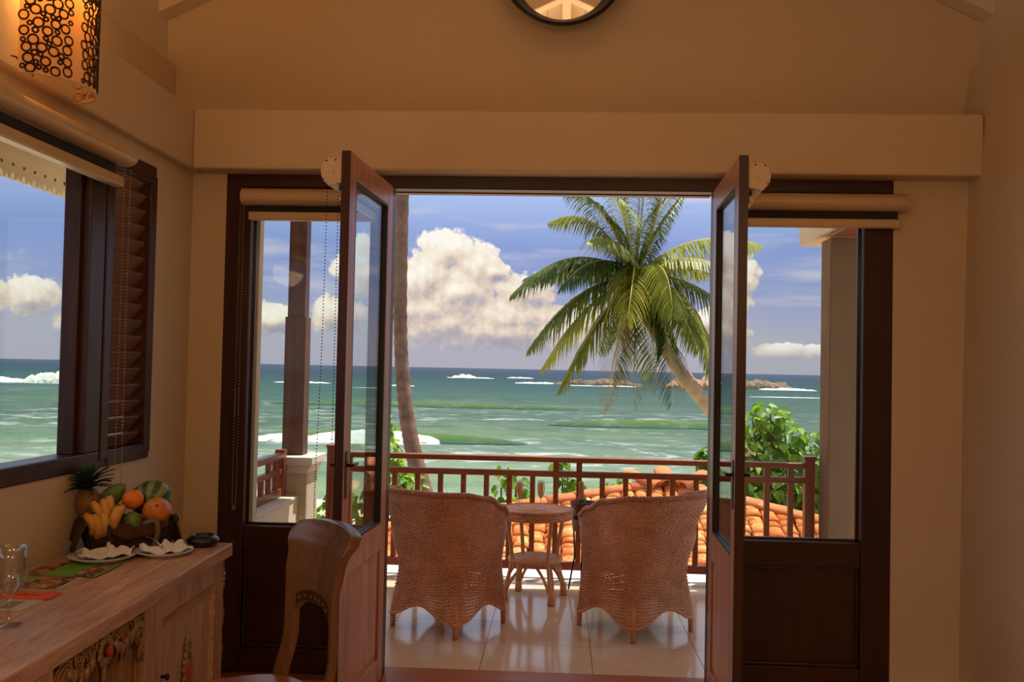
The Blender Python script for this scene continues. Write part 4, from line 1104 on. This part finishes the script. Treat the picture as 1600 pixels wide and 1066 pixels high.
obj('cloth_swag', MB().grid(lambda u, v: (-.125+.25*u, -.112-.014*v-.006*math.sin(u*20), .112-.050*math.sin(PI*u)*v-.012*v+.004*math.sin(u*13)), 30, 6), 'basket_cloth', t, smooth=True, solid=.003)
hp = [(.035, -.112, .104), (.075, -.130, .116), (.085, -.130, .070), (.070, -.122, .010)]
obj('handle_twist', MB().tube(spline(hp, 20), .010, 8), 'twig', t, smooth=True)
Bm = Matrix.Translation(BC) @ Matrix.Rotation(BR, 4, 'Z')
def bp(x, y, z): return Bm @ Vector((x, y, z))
def fruit(name, label, cat, p, mb_, mat, rotm=None):
    t = thing(name, label, cat, bp(*p)); t.rotation_euler = (rotm or Matrix.Identity(3)).to_euler() if rotm else (0, 0, 0)
    obj('fruit_body', mb_, mat, t, smooth=True); return t
def ov(rx, ry, rz_, k=0):                                     # egg-shaped fruit
    m_ = MB().sphere((0, 0, 0), 1, 24, 16); m_.v = [(x*rx*(1-k*z), y*ry*(1-k*z), z*rz_) for x, y, z in m_.v]; return m_
f = fruit('watermelon', 'striped green watermelon at the back right of the fruit basket', 'fruit', (.088, .064, .180), ov(.068, .068, .085), 'watermelon_skin', Matrix.Rotation(math.radians(70), 3, 'Y') @ Matrix.Rotation(.5, 3, 'Z'))
f = fruit('papaya', 'ripe mottled orange papaya at the front right of the basket', 'fruit', (.092, -.060, .142), ov(.056, .056, .072, .12), 'papaya_skin', Matrix.Rotation(math.radians(62), 3, 'X') @ Matrix.Rotation(.35, 3, 'Y'))
obj('stem_end', MB().lathe([(.007, .0705), (.006, .075), (0, .075)], 8), 'twig', f)
f = fruit('orange', 'round orange on top of the other fruit in the basket', 'fruit', (.006, -.034, .190), ov(.041, .041, .039), 'orange_skin')
obj('calyx', MB().lathe([(.005, .0385), (.003, .041), (0, .041)], 6), 'mango_skin', f)
f = fruit('mango', 'long green mango leaning before the pineapple', 'fruit', (-.060, .010, .205), ov(.036, .033, .058, .18), 'mango_skin', Matrix.Rotation(math.radians(48), 3, 'Y') @ Matrix.Rotation(.3, 3, 'Z'))
obj('stem_end', MB().lathe([(.004, .057), (.003, .063), (0, .063)], 6), 'twig', f)
f = fruit('mango', 'round green mango at the front of the basket, under the orange', 'fruit', (.000, -.082, .112), ov(.037, .036, .040, .1), 'mango_skin', Matrix.Rotation(.5, 3, 'X'))
obj('stem_end', MB().lathe([(.004, .039), (.003, .044), (0, .044)], 6), 'twig', f)
t = thing('banana_bunch', 'bunch of small spotted yellow bananas at the left of the basket', 'fruit', bp(-.108, -.066, .122)); t.rotation_euler = (0, 0, BR)
rr = random.Random(2)
for k, (x, y, z, yaw, h) in enumerate([(-.062, -.028, -.012, 2.3, .075), (-.040, -.040, -.020, 2.0, .085), (-.012, -.046, -.012, 1.7, .088), (-.036, -.010, .022, 2.2, .092), (-.008, -.018, .030, 1.8, .095), (.012, -.004, .046, 1.6, .080), (.034, -.036, .004, 1.2, .090), (.046, -.028, .010, .9, .080)]):
    c, s_ = math.cos(yaw), math.sin(yaw)
    pts = []; rad = []
    for i in range(9):
        f_ = i/8; bow = 1-(2*f_-1)**2; pts.append((x*.9+c*(.040*(f_-.3)-.026*bow)+.012, y*.9-.026*bow+.020*(1-f_), z-h*.50+h*1.0*f_)); rad.append(.0205*math.sin(PI*(.16+.70*f_))**.55)
    bnn = obj('banana', MB().tube(pts, rad, 6), 'banana_skin', t, smooth=True)
    obj('stalk', MB().tube([pts[-1], tuple(Vector(pts[-1])+Vector((-.006*c, .0, .013)))], [.006, .0042], 6), 'banana_tip', bnn)
t = thing('pineapple', 'pineapple with a spiky dark green crown behind the fruit', 'fruit', bp(-.132, .064, .120)); t.rotation_euler = (math.radians(6), math.radians(-9), BR)
pb = obj('fruit_body', MB().sphere((0, 0, .045), (.048, .048, .070), 18, 12), 'pineapple_rind', t, smooth=True)
ey = MB().sphere((0, 0, 0), (.0085, .0085, .004), 6, 3).mesh('rind_eye'); ey.materials.append(MATS['pineapple_rind'])
for k in range(60):
    z = -.92+1.84*(k+.5)/60; a = k*2.39996; r = math.sqrt(1-z*z)
    o = obj('rind_eye', ey, None, pb); o.location = (.048*r*math.cos(a), .048*r*math.sin(a), .045+.070*z)
    o.rotation_euler = Vector((r*math.cos(a), r*math.sin(a), z)).to_track_quat('Z', 'Y').to_euler()
rr = random.Random(6)
for k in range(64):
    a = k*2.39996; f_ = k/63; el = math.radians(26+60*f_+rr.uniform(-6, 6)); L = (.074+.030*math.sin(PI*min(1, f_*1.2)))*rr.uniform(.85, 1.1)
    d = Vector((math.cos(a), math.sin(a), 0)); base_ = Vector((0, 0, .108+.030*f_))
    lf = MB(); side = Vector((-d.y, d.x, 0)); vs_ = []
    for i in range(5):
        q = i/4; e2 = el - .55*q*(1-f_*.5); p = base_ + d*(.012*(1-f_)) + (d*math.cos(e2)+Vector((0, 0, 1))*math.sin(e2))*(L*q)
        wd = .0125*(1-q**1.6)+.0004; up = Vector((0, 0, .003))
        vs_ += [p-side*wd+up, p-Vector((0,0,.001)), p+side*wd+up]
    lf.add(vs_, [(3*i+c_, 3*i+c_+1, 3*i+c_+4, 3*i+c_+3) for i in range(4) for c_ in (0, 1)])
    obj('crown_leaf', lf, 'pineapple_leaf', t, smooth=True)
# ================================================================= tiled roof below the balcony
RY0, RZ0, RK = 8.0, -.9, .36                                  # foot of the slope; it climbs away from the house
rang = math.atan(RK); AP = Vector((1.285, 11.23))
def hipY(x): return AP.y - (.529*(x-AP.x) if x > AP.x else .382*(AP.x-x))
def roofz(y): return RZ0+RK*(y-RY0)
t = thing('tiled_roof', 'low hipped roof of weathered orange clay tiles below the balcony', 'roof', (0, 0, 0))
vs_ = [(-4.2, RY0, roofz(RY0)-.02), (5.6, RY0, roofz(RY0)-.02), (5.6, hipY(5.6), roofz(hipY(5.6))-.02), (AP.x, AP.y, roofz(AP.y)-.02), (-4.2, hipY(-4.2), roofz(hipY(-4.2))-.02)]
m1 = MB(); m1.add(vs_ + [(x, y, -2.2) for x, y, z in vs_], [(0,1,2,3,4), (0,1,6,5), (1,2,7,6), (4,0,5,9)])
far = (1.6, 15.5, -1.25)
m1.add([vs_[2], vs_[3], vs_[4], (5.8, 14.5, -1.7), (-3.8, 14.5, -1.7), far], [(0, 1, 5, 3), (1, 2, 4, 5)])
m1.add([(-4.2, RY0, -2.2), (5.6, RY0, -2.2), (5.8, 14.5, -2.2), (-3.8, 14.5, -2.2), (-4.2, RY0, -5.6), (5.6, RY0, -5.6), (5.8, 14.5, -5.6), (-3.8, 14.5, -5.6)], [(0,1,5,4), (1,2,6,5), (2,3,7,6), (3,0,4,7)])
obj('roof_deck', m1, 'roof_deck', t)
def barrel(wd, ln, rise, seg=6, th=.022):
    m_ = MB()
    def sec(y, k): return [((wd*k)*.5*math.cos(PI*i/seg), y, rise*k*math.sin(PI*i/seg)) for i in range(seg+1)]
    a0, a1 = sec(0, 1.0), sec(ln, .86)
    b0 = [(x*.84, y, z-th) for x, y, z in a0]; b1 = [(x*.84, y, z-th) for x, y, z in a1]; n_ = seg+1
    m_.add(a0+a1+b0+b1, [(i, i+1, n_+i+1, n_+i) for i in range(seg)] + [(i, 2*n_+i, 2*n_+i+1, i+1) for i in range(seg)] + [(0, n_, 3*n_, 2*n_), (seg, 2*n_+seg, 3*n_+seg, n_+seg)])
    return m_
CW, CE, TLN = .165, .115, .20
tvar = []
for k in range(3):
    me = barrel(.168+.006*(k-1), TLN, .026+.005*k).mesh('roof_tile', True); me.materials.append(MATS['clay_tile']); tvar.append(me)
spots = []
rr = random.Random(11)
for i in range(int(9.4/CW)):
    x = -4.0+i*CW; ymax = hipY(x)-.05; sl = 0
    n_ = int((ymax-RY0)/math.cos(rang)/CE) if ymax > RY0 else 0
    for j in range(n_):
        y = RY0+j*CE*math.cos(rang)
        spots.append((x+rr.uniform(-.012, .012), y+rr.uniform(-.028, .028), roofz(y)+rr.uniform(0, .016), rr.uniform(-.07, .07), rr.uniform(-.03, .05)))
def seen(p):                                                  # parts of the slope that show between the chairs and past them
    u = p[0]/p[1]
    return (p[1] > 9.1) and (-.070 < u < .022 or .118 < u < .275 or -.215 < u < -.17)
spots.sort(key=lambda p: (not seen(p), p[1]))
stuff = MB()
for q, (x, y, z, yaw, dp) in enumerate(spots):
    if q < 285:
        o = obj('roof_tile', tvar[q % 3], None, t); o.location = (x, y, z+.010); o.rotation_euler = (rang-.035+dp*.5, 0, yaw)
    else:
        M = Matrix.Translation((x, y, z+.010)) @ Matrix.Rotation(yaw, 4, 'Z') @ Matrix.Rotation(rang-.035+dp*.5, 4, 'X')
        b_ = barrel(.168, TLN, .030, 4, .022); stuff.add([M @ Vector(p) for p in b_.v], b_.f)
o = obj('more_roof_tiles', stuff, 'clay_tile', t, smooth=True); o['kind'] = 'stuff'
rid = barrel(.24, .44, .065, 8, .02).mesh('ridge_tile', True); rid.materials.append(MATS['clay_ridge'])
for ex, n_ in ((4.6, 9), (-3.6, 13)):
    a = Vector((AP.x, AP.y, roofz(AP.y)+.02)); b_ = Vector((ex, hipY(ex), roofz(hipY(ex))+.02)); d = (a-b_).normalized(); L = (a-b_).length
    for k in range(int(L/.34)):
        p = b_+d*(.34*k); o = obj('ridge_tile', rid, None, t); o.location = p
        o.rotation_euler = (math.asin(d.z)-.02, 0, math.atan2(-d.x, d.y))
pk = MB()
for k, (dx, dz, rz_) in enumerate(((-.14, .045, .9), (.10, .05, -.8), (-.02, .07, .1))):
    o = obj('ridge_tile', rid, None, t); o.location = (AP.x+dx, AP.y-.25, roofz(AP.y)+dz-.05); o.rotation_euler = (.25, 0, rz_)

# ================================================================= palms
def frond_mesh(p1, p2, Lmax, seed, n=62, droop=.75, twist=0, width=.052):
    """feather leaf from the origin through p1 (control) to p2: drooping leaflets either side of the midrib"""
    rr = random.Random(seed); mb_ = MB()
    P = bez((0, 0, 0), p1, p2, n+1)
    for i in range(4, n+1):
        t_ = i/n; p = P[i]; T_ = (P[min(i+1, n)]-P[i-1]).normalized()
        S = T_.cross(Vector((0, 0, 1)))
        if S.length < .25: S = T_.cross(Vector((.3, -1, .2)))
        S.normalize()
        S = (Matrix.Rotation(twist, 3, T_) @ S)
        L = Lmax*(.30+.70*math.sin(PI*min(1, .14+.86*t_)**.85))*rr.uniform(.82, 1.1)
        if t_ > .9: L *= 1-.45*(t_-.9)/.1
        for sg in (-1, 1):
            fwd = .28+.62*t_
            d = (S*sg + T_*fwd + Vector((rr.uniform(-.12, .12), rr.uniform(-.12, .12), .25-.2*t_))).normalized()
            dn = Vector((0, 0, -1)); pts = []
            for q in range(5):
                f = q/4; pts.append(p + d*(L*f*(1-.22*droop*f)) + dn*(L*droop*f*f*.85))
            wv = (pts[1]-pts[0]).cross(Vector((0, 0, 1)) if abs(d.z) < .9 else Vector((1, 0, 0))).normalized()
            vs_ = []
            for q, pt in enumerate(pts):
                ww = width*.5*(.55, 1, .9, .6, .05)[q]; vs_ += [pt-wv*ww, pt+wv*ww]
            mb_.add(vs_, [(2*q, 2*q+1, 2*q+3, 2*q+2) for q in range(4)])
    me = mb_.mesh('frond'); return me, P
def palm_frond(par, base, p1, p2, Lmax, mat, seed, droop=.75, twist=0, n=74):
    me, P = frond_mesh(p1, p2, Lmax, seed, n, droop, twist); me.materials.append(MATS[mat])
    o = obj('frond', me, None, par); o.location = base
    obj('midrib', MB().tube(P[::3], [.045*(1-.85*i/(len(P[::3])-1)) for i in range(len(P[::3]))], 5), 'rachis', o)
    return o
PX = 28/1500.                                                 # metres per photo pixel at the palm's distance, used to size the fronds
t = thing('coconut_palm', 'leaning coconut palm with a full green crown beyond the railing', 'palm tree', (8.6, 28.0, -5.6))
T0 = Vector((8.6, 28.0, -5.6)); CR = Vector((2.10, 28, 4.08))
tr_ = spline([(8.6, 28, -5.7), (7.4, 28, -3.4), (5.9, 28, -1.25), (4.36, 28, .50), (3.44, 28, 1.62), (2.72, 28, 2.75), (2.30, 28, 3.5), (2.12, 28, 4.15)], 90)
rad = [.25-.105*i/89 + .012*(1 if i % 2 else -1) for i in range(90)]
obj('trunk', MB().tube([p-T0 for p in tr_], rad, 12), 'palm_bark_light', t, smooth=True)
FR = [  # bend and tip of each frond, sideways and up from the crown in pixels of the photo, then depth of the tip (m, + is away), leaflet length, material
    ((-95, 78), (-188, -28), -.6, 1.05, 'palm_leaf', .95), ((-80, 10), (-160, -112), -.9, 1.15, 'palm_leaf', .9), ((-58, -55), (-112, -172), -.5, 1.0, 'palm_leaf', .8),
    ((-22, -80), (-42, -205), .6, .75, 'palm_leaf_dry', .7), ((4, -60), (-4, -192), -1.2, .95, 'palm_leaf', .7), ((60, -40), (58, -190), -.6, 1.0, 'palm_leaf', .75),
    ((95, 10), (116, -140), -.9, 1.05, 'palm_leaf', .9), ((75, 30), (172, -62), .3, .95, 'palm_leaf', .95), ((80, 95), (200, 62), .6, 1.05, 'palm_leaf', 1.0),
    ((30, 80), (70, 130), -.4, .9, 'palm_leaf', .7), ((8, 110), (10, 160), .8, .95, 'palm_leaf', .6), ((-60, 130), (-132, 92), .2, .95, 'palm_leaf', .85),
    ((-30, 120), (-92, 150), 1.0, 1.0, 'palm_leaf', .7), ((0, 55), (-18, -75), -2.4, .95, 'palm_leaf_old', .8), ((-42, 80), (-78, 42), -2.2, 1.0, 'palm_leaf', .9),
    ((46, 60), (46, -60), -2.4, .95, 'palm_leaf', .85), ((-40, -10), (-58, -115), -1.8, .9, 'palm_leaf', .8), ((30, -30), (22, -150), 1.4, .9, 'palm_leaf_old', .7),
    ((-66, 60), (-125, 12), 2.2, 1.0, 'palm_leaf', .9), ((60, 70), (128, 20), 2.0, 1.0, 'palm_leaf', .9), ((28, 120), (85, 170), 1.8, .9, 'palm_leaf', .7), ((-20, 130), (-50, 205), -.8, .9, 'palm_leaf', .6),
    ((40, 110), (48, 180), -1.0, .9, 'palm_leaf', .6), ((85, -20), (122, -95), 1.2, .9, 'palm_leaf', .85), ((-10, 95), (-44, 118), -1.9, .95, 'palm_leaf', .8),
    ((-90, 50), (-172, 6), 1.2, 1.0, 'palm_leaf', .95), ((-70, -20), (-140, -140), .8, 1.0, 'palm_leaf', .85), ((30, -70), (30, -165), -1.6, .95, 'palm_leaf', .7), ((-20, -50), (-34, -160), -1.4, .95, 'palm_leaf', .7),
    ((62, -10), (88, -110), -1.6, 1.0, 'palm_leaf', .85), ((70, 60), (150, 5), -1.2, 1.0, 'palm_leaf', .9), ((-55, 60), (-112, -20), -1.6, 1.0, 'palm_leaf', .9), ((15, 130), (20, 215), .4, .9, 'palm_leaf', .55), ((-45, 130), (-105, 128), -1.0, 1.0, 'palm_leaf', .8)]
for k, (b1, b2, dy, L, mt, dr) in enumerate(FR):
    palm_frond(t, CR-T0+Vector((0, 0, .12)), (b1[0]*PX, dy*.45, b1[1]*PX), (b2[0]*PX, dy, b2[1]*PX), L*1.12, mt, k, dr)
rr = random.Random(3)
for k in range(9):
    a = 2*PI*k/9; c = CR-T0+Vector((.28*math.cos(a), .28*math.sin(a), -.28-.1*(k % 2)))
    obj('coconut', MB().sphere(tuple(c), (.11, .11, .14), 10, 7), 'coconut', t, smooth=True)
for k in range(7):
    a = 2*PI*k/7; obj('leaf_base', MB().tube(bez(CR-T0+Vector((0, 0, -.25)), CR-T0+Vector((.16*math.cos(a), .16*math.sin(a), .05)), CR-T0+Vector((.30*math.cos(a), .30*math.sin(a), .42)), 6), [.10, .09, .075, .06, .05, .04], 6), 'palm_leaf_old', t)
T1 = Vector((-1.75, 18, -5.6))
t = thing('coconut_palm', 'tall bare grey-brown palm trunk just right of the left door leaf', 'palm tree', T1)
tr_ = spline([(-1.2, 18, -5.7), (-2.0, 18, -2.4), (-2.52, 18, -.75), (-2.74, 18, .02), (-2.915, 18, .98), (-3.03, 18, 2.40), (-3.05, 18, 4.9), (-3.0, 18, 7.6), (-2.8, 18, 10.2)], 120)
rad = [.205-.075*min(1, i/70) + .006*(1 if i % 2 else -1) for i in range(120)]
obj('trunk', MB().tube([p-T1 for p in tr_], rad, 12), 'palm_bark', t, smooth=True)
fm = [o for o in bpy.data.objects if o.name.startswith('frond')]
top = Vector((-2.8, 18, 10.2))-T1
for k in range(12):
    a = 2*PI*k/12; c, s_ = math.cos(a), math.sin(a)
    palm_frond(t, top, (1.5*c, 1.5*s_, 1.2+.3*(k % 3)), (3.0*c, 3.0*s_, -.6+.9*(k % 3)), .75, 'palm_leaf', 100+k, .8, 0, 40)

# ================================================================= leafy shrubs
def leaf_mesh(sz, name='leaf'):
    w_ = sz*.5
    pts = [(0, 0, 0), (-w_*.55, -w_*.18, .01), (-w_*1.0, w_*.35, .03), (-w_*.75, w_*1.1, .02), (0, w_*2.0, -.02*sz/.1), (w_*.75, w_*1.1, .02), (w_*1.0, w_*.35, .03), (w_*.55, -w_*.18, .01), (0, w_*.7, -.012)]
    me = MB().add(pts, [(8, 0, 1), (8, 1, 2), (8, 2, 3), (8, 3, 4), (8, 4, 5), (8, 5, 6), (8, 6, 7), (8, 7, 0)]).mesh(name, True)
    me.materials.append(MATS['bush_leaf']); return me
def shrub(label, base, blobs, n, nparts, sz, seed, name='leafy_shrub', stems=6, facing=(-.25, -1, .55)):
    t = thing(name, label, 'shrub' if name == 'leafy_shrub' else 'plant', base); rr = random.Random(seed); B = Vector(base)
    me = [leaf_mesh(sz*k) for k in (.85, 1.0, 1.2)]
    wts = [b_[3]**2 for b_ in blobs]; pts = []
    F = Vector(facing).normalized()
    for _ in range(n):
        bx_, by_, bz_, r = rr.choices(blobs, wts)[0]
        d = Vector((rr.gauss(0, 1), rr.gauss(0, 1), rr.gauss(0, 1))).normalized()
        p = Vector((bx_, by_, bz_)) + d*(r*rr.uniform(.45, 1.0)**.6)
        nrm = (d*.8+Vector((rr.uniform(-.7, .7), rr.uniform(-.7, .7), rr.uniform(-.1, 1.0)))+F*.55).normalized()
        # leaf hangs: its long axis points outwards and down
        ax = (d+Vector((rr.uniform(-.5, .5), rr.uniform(-.5, .5), -.7))); ax = (ax-nrm*ax.dot(nrm)).normalized()
        M = Matrix((ax.cross(nrm), ax, nrm)).transposed()
        pts.append((p, M))
    pts.sort(key=lambda q: q[0].y - .35*q[0].z)
    st = MB()
    for k, (p, M) in enumerate(pts):
        if k < nparts:
            o = obj('leaf', me[k % 3], None, t); o.location = p-B; o.rotation_euler = M.to_euler()
        else:
            m0 = me[k % 3]; st.add([M @ v.co + p-B for v in m0.vertices], [tuple(f.vertices) for f in m0.polygons])
    if st.v: o = obj('foliage', st, 'bush_leaf', t, smooth=True); o['kind'] = 'stuff'
    for k in range(min(stems, len(blobs))):
        bx_, by_, bz_, r = blobs[k]
        e = Vector((bx_, by_, bz_+r*.6))-B
        obj('stem', MB().tube(bez((.05*k, 0, 0), (e.x*.4, e.y*.4, e.z*.6), e, 10), [.05*(1-.8*i/9) for i in range(10)], 6), 'twig', t)
    return t
Y = 12.6
shrub('broad-leaved green tree filling the view right of the right door leaf', (3.2, Y+.3, -5.6),
      [(2.72, Y, 1.02, .20), (2.50, Y, .88, .15), (2.92, Y, .72, .24), (2.66, Y+.1, .50, .30), (2.30, Y, .40, .34), (3.30, Y, .45, .34), (2.45, Y+.1, -.02, .45), (2.95, Y+.1, .06, .46), (3.45, Y, .05, .42),
       (2.15, Y+.2, .30, .34), (2.3, Y+.1, -.45, .45), (2.9, Y, -.45, .5), (3.5, Y+.1, -.4, .5), (2.6, Y+.2, -1.0, .6), (3.4, Y+.2, -1.0, .6), (3.85, Y+.2, .2, .45), (4.2, Y+.3, -.3, .55), (2.75, Y, .90, .16)], 3400, 295, .12, 5)
shrub('bright green column of leaves by the left end of the railing', (-1.95, 10.9, -5.6),
      [(-1.98, 10.9, .86, .13), (-1.95, 10.9, .55, .17), (-1.92, 10.9, .25, .24), (-2.0, 10.9, -.1, .32), (-1.7, 10.9, .15, .2), (-2.45, 10.8, -.05, .20), (-2.6, 10.8, -.35, .28), (-2.3, 10.9, -.6, .4), (-1.9, 10.9, -.7, .4), (-2.7, 10.9, -1.0, .4)], 1100, 280, .085, 12)
shrub('small leafy shoot rising behind the railing left of the champagne flutes', (-.56, 11.6, -5.6),
      [(-.60, 11.6, .30, .10), (-.50, 11.6, .14, .14), (-.68, 11.6, .06, .10), (-.42, 11.6, -.08, .16), (-.6, 11.6, -.2, .2)], 90, 90, .10, 13, 'leafy_shoot', 3)
shrub('small leafy shoot hanging behind the paired railing struts', (.14, 11.6, -5.6),
      [(.05, 11.6, .40, .08), (.12, 11.6, .22, .13), (.22, 11.6, .12, .12), (.17, 11.6, -.05, .10)], 75, 75, .11, 14, 'leafy_shoot', 3)
shrub('few leaves peeping over the roof hip behind the right armchair', (.72, 11.9, -5.6),
      [(.80, 11.9, .20, .06), (.62, 11.9, .08, .06)], 22, 22, .09, 15, 'leafy_shoot', 2)

# ================================================================= shore, sea, waves and rocks
SZ = -6.5
def terr(u, v):
    x = -160+320*u; y = -12+84*v
    z = -5.7 - max(0, y-34)*.034 + .25*noise.noise(Vector((x*.08, y*.08, 0)))
    return (x, y, z)
g_ = struct('ground', MB().grid(terr, 60, 34), 'sand', smooth=True)
sea = MB()
ys = [38, 60, 90, 140, 220, 400, 800, 1600, 4000, 12000, 45000]
xs = [-60000, -20000, -6000, -1500, -400, 0, 400, 1500, 6000, 20000, 60000]
sea.grid(lambda u, v: (xs[round(u*10)], ys[round(v*10)], SZ), 11, 11)
struct('sea', sea, 'sea_water')
def wave(label, x0, x1, y, h, dep, foam, seed, slant=0.0, foam_h=1.0, foam_only=False):
    """a swell between x0 and x1 at distance y; foam = list of (from, to, height) along it, 0..1"""
    t = thing('breaking_wave', label, 'wave', ((x0+x1)/2, y, SZ), 0, None); cx = (x0+x1)/2; L = x1-x0
    def env(u): return math.sin(PI*u)**.6
    def f(u, v):
        a = -1+2*v; e = env(u); yy = dep*a + slant*(u-.5)*L + .6*noise.noise(Vector((u*L*.05, 0, seed)))
        z = h*e*math.exp(-(a*(1.9 if a < 0 else 1.2)+.15)**2*2.2)*(1+.25*noise.noise(Vector((u*L*.08, a, seed))))
        return (x0-cx+L*u, yy, z-.05)
    if not foam_only: obj('swell', MB().grid(f, 90, 18), 'wave_water', t, smooth=True)
    for (a, b_, fh) in foam:
        def g(u, v):
            uu = a+(b_-a)*u; al = -1+2*v; e = math.sin(PI*u)**.45
            p = Vector(f(uu, .5+.16*al-.06)); nn = noise.noise(Vector((uu*L*.30, v*4, seed+3)))*.5+noise.noise(Vector((uu*L*1.1, v*9, seed)))*.35
            edge = max(0, 1-abs(al)**3)
            yy = dep*(al*.62-.32)*(.55+.45*e)+slant*(uu-.5)*L + nn*dep*.22
            z = (h*.80*env(uu)*math.exp(-(al*.9)**2)*(1-max(0, -al)**2.5) if not foam_only else 0)*e + fh*e*edge*(.55+.75*nn) 
            return (x0-cx+L*uu, yy-.25*foam_h, max(-.12, z-.02*(1-e)-.05))
        fm_ = MB().grid(g, max(90, min(420, int(L*(b_-a)*6.0))), 26); nu = max(90, min(420, int(L*(b_-a)*6.0))); keep = []
        for q, fc in enumerate(fm_.f):
            u, v = (q % (nu-1))/(nu-1), (q//(nu-1))/25; x_, y_, _z = fm_.v[fc[0]]
            sc_ = 90/max(60, y)
            nz = noise.noise(Vector((x_*.30*sc_, y_*1.3*sc_, seed)))*.6+noise.noise(Vector((x_*1.1*sc_, y_*3.5*sc_, seed+9)))*.5
            if min(1, 2.2*math.sin(PI*u))*(1-max(0, 2*v-1)**1.5)*1.25 + nz*.75 > .42: keep.append(fc)
        fm_.f = keep
        o = obj('foam', fm_, 'foam', t, smooth=True); o['kind'] = 'stuff'
    return t
wave('nearest wave, white foam breaking behind the left palm trunk with a green face', -35, -3, 103, 1.15, 4.6, [(.06, .30, .22), (.22, .72, .55)], 1, .02)
wave('smooth green swell rolling in below the hanging fronds of the leaning palm', -2, 30, 140, 1.15, 5.5, [], 2, .0)
wave('green swell with a white crest glimpsed through the right door pane', 13.5, 25, 95, 1.1, 3.6, [(.02, .55, .45)], 3, .0)
wave('long pale green swell behind the left wave', -60, 5, 195, 1.0, 7, [], 4, .0)
wave('wide foaming wave bursting white beyond the left wall window', -230, -133, 318, 1.4, 6, [(.0, .55, 1.8), (.50, .78, 4.2), (.75, 1.0, 1.5)], 5, .0)
wave('small whitecap far out seen left of the wooden post', -128, -97, 420, .8, 5, [(.05, .9, 1.0)], 6, .0, 1, True)
wave('white spray peak on the horizon beyond the left palm trunk', -92, -50, 760, 1.2, 6, [(.0, 1., 1.4), (.15, .62, 4.0)], 7, .0, 1, True)
wave('low whitecap on the horizon right of the spray peak', -46, -22, 830, 1.0, 5, [(.0, 1., 1.6)], 8, .0, 1, True)
wave('surf line breaking at the left tip of the far reef', -26, 2, 540, 1, 4, [(.0, 1., 1.3)], 9, .0, 1, True)
wave('surf breaking at the right tip of the rocky islet', 100, 130, 494, 1.2, 5, [(.0, 1., 1.7)], 10, .0, 1, True)
wave('thin surf line in front of the long reef', 0, 40, 500, .6, 4, [(.0, .5, .6), (.45, 1., .8)], 12, .0, 1, True)
wave('thin white surf line seen above the green tree', 62, 118, 340, .5, 3, [(.05, .6, .35), (.62, .95, .3)], 13, .0, 1, True)
wave('short whitecap in open water between the left door leaf and the post', -75, -58, 400, .8, 4, [(.05, .9, .7)], 14, .0, 1, True)
def rock(label, x0, x1, y, h, dep, mat, seed, name='rock_islet'):
    cx = (x0+x1)/2; L = x1-x0
    def f(u, v):
        a = -1+2*v; e = max(0, math.sin(PI*u))**.5*(.6+.4*noise.noise(Vector((u*6, 1, seed)))+.25)
        z = h*e*max(0, 1-a*a)**.6 + h*.35*noise.noise(Vector((u*L*.16, a*2.2, seed)))+h*.22*noise.noise(Vector((u*L*.5, a*5, seed+2)))
        return (L*(u-.5), dep*a*(.5+.5*e), (z if 0 < v < 1 and 0 < u < 1 else -1.0)-.2)
    o = obj(name, MB().grid(f, 90, 20), mat, None); o.location = (cx, y, SZ); tag(o, label, 'rock')
    return o
rock('long low dark reef seen between the palm fronds', -4, 46, 530, 3.6, 7, 'rock', 1)
rock('tan boulder islet beside the leaning palm trunk', 52, 80, 478, 7.0, 9, 'rock_tan', 2)
rock('dark rocky islet seen right of the right door leaf', 76, 122, 512, 5.6, 10, 'rock', 5)
rock('small black rock left of the leaning palm trunk', 58.5, 65, 455, 5.0, 4, 'iron', 4)
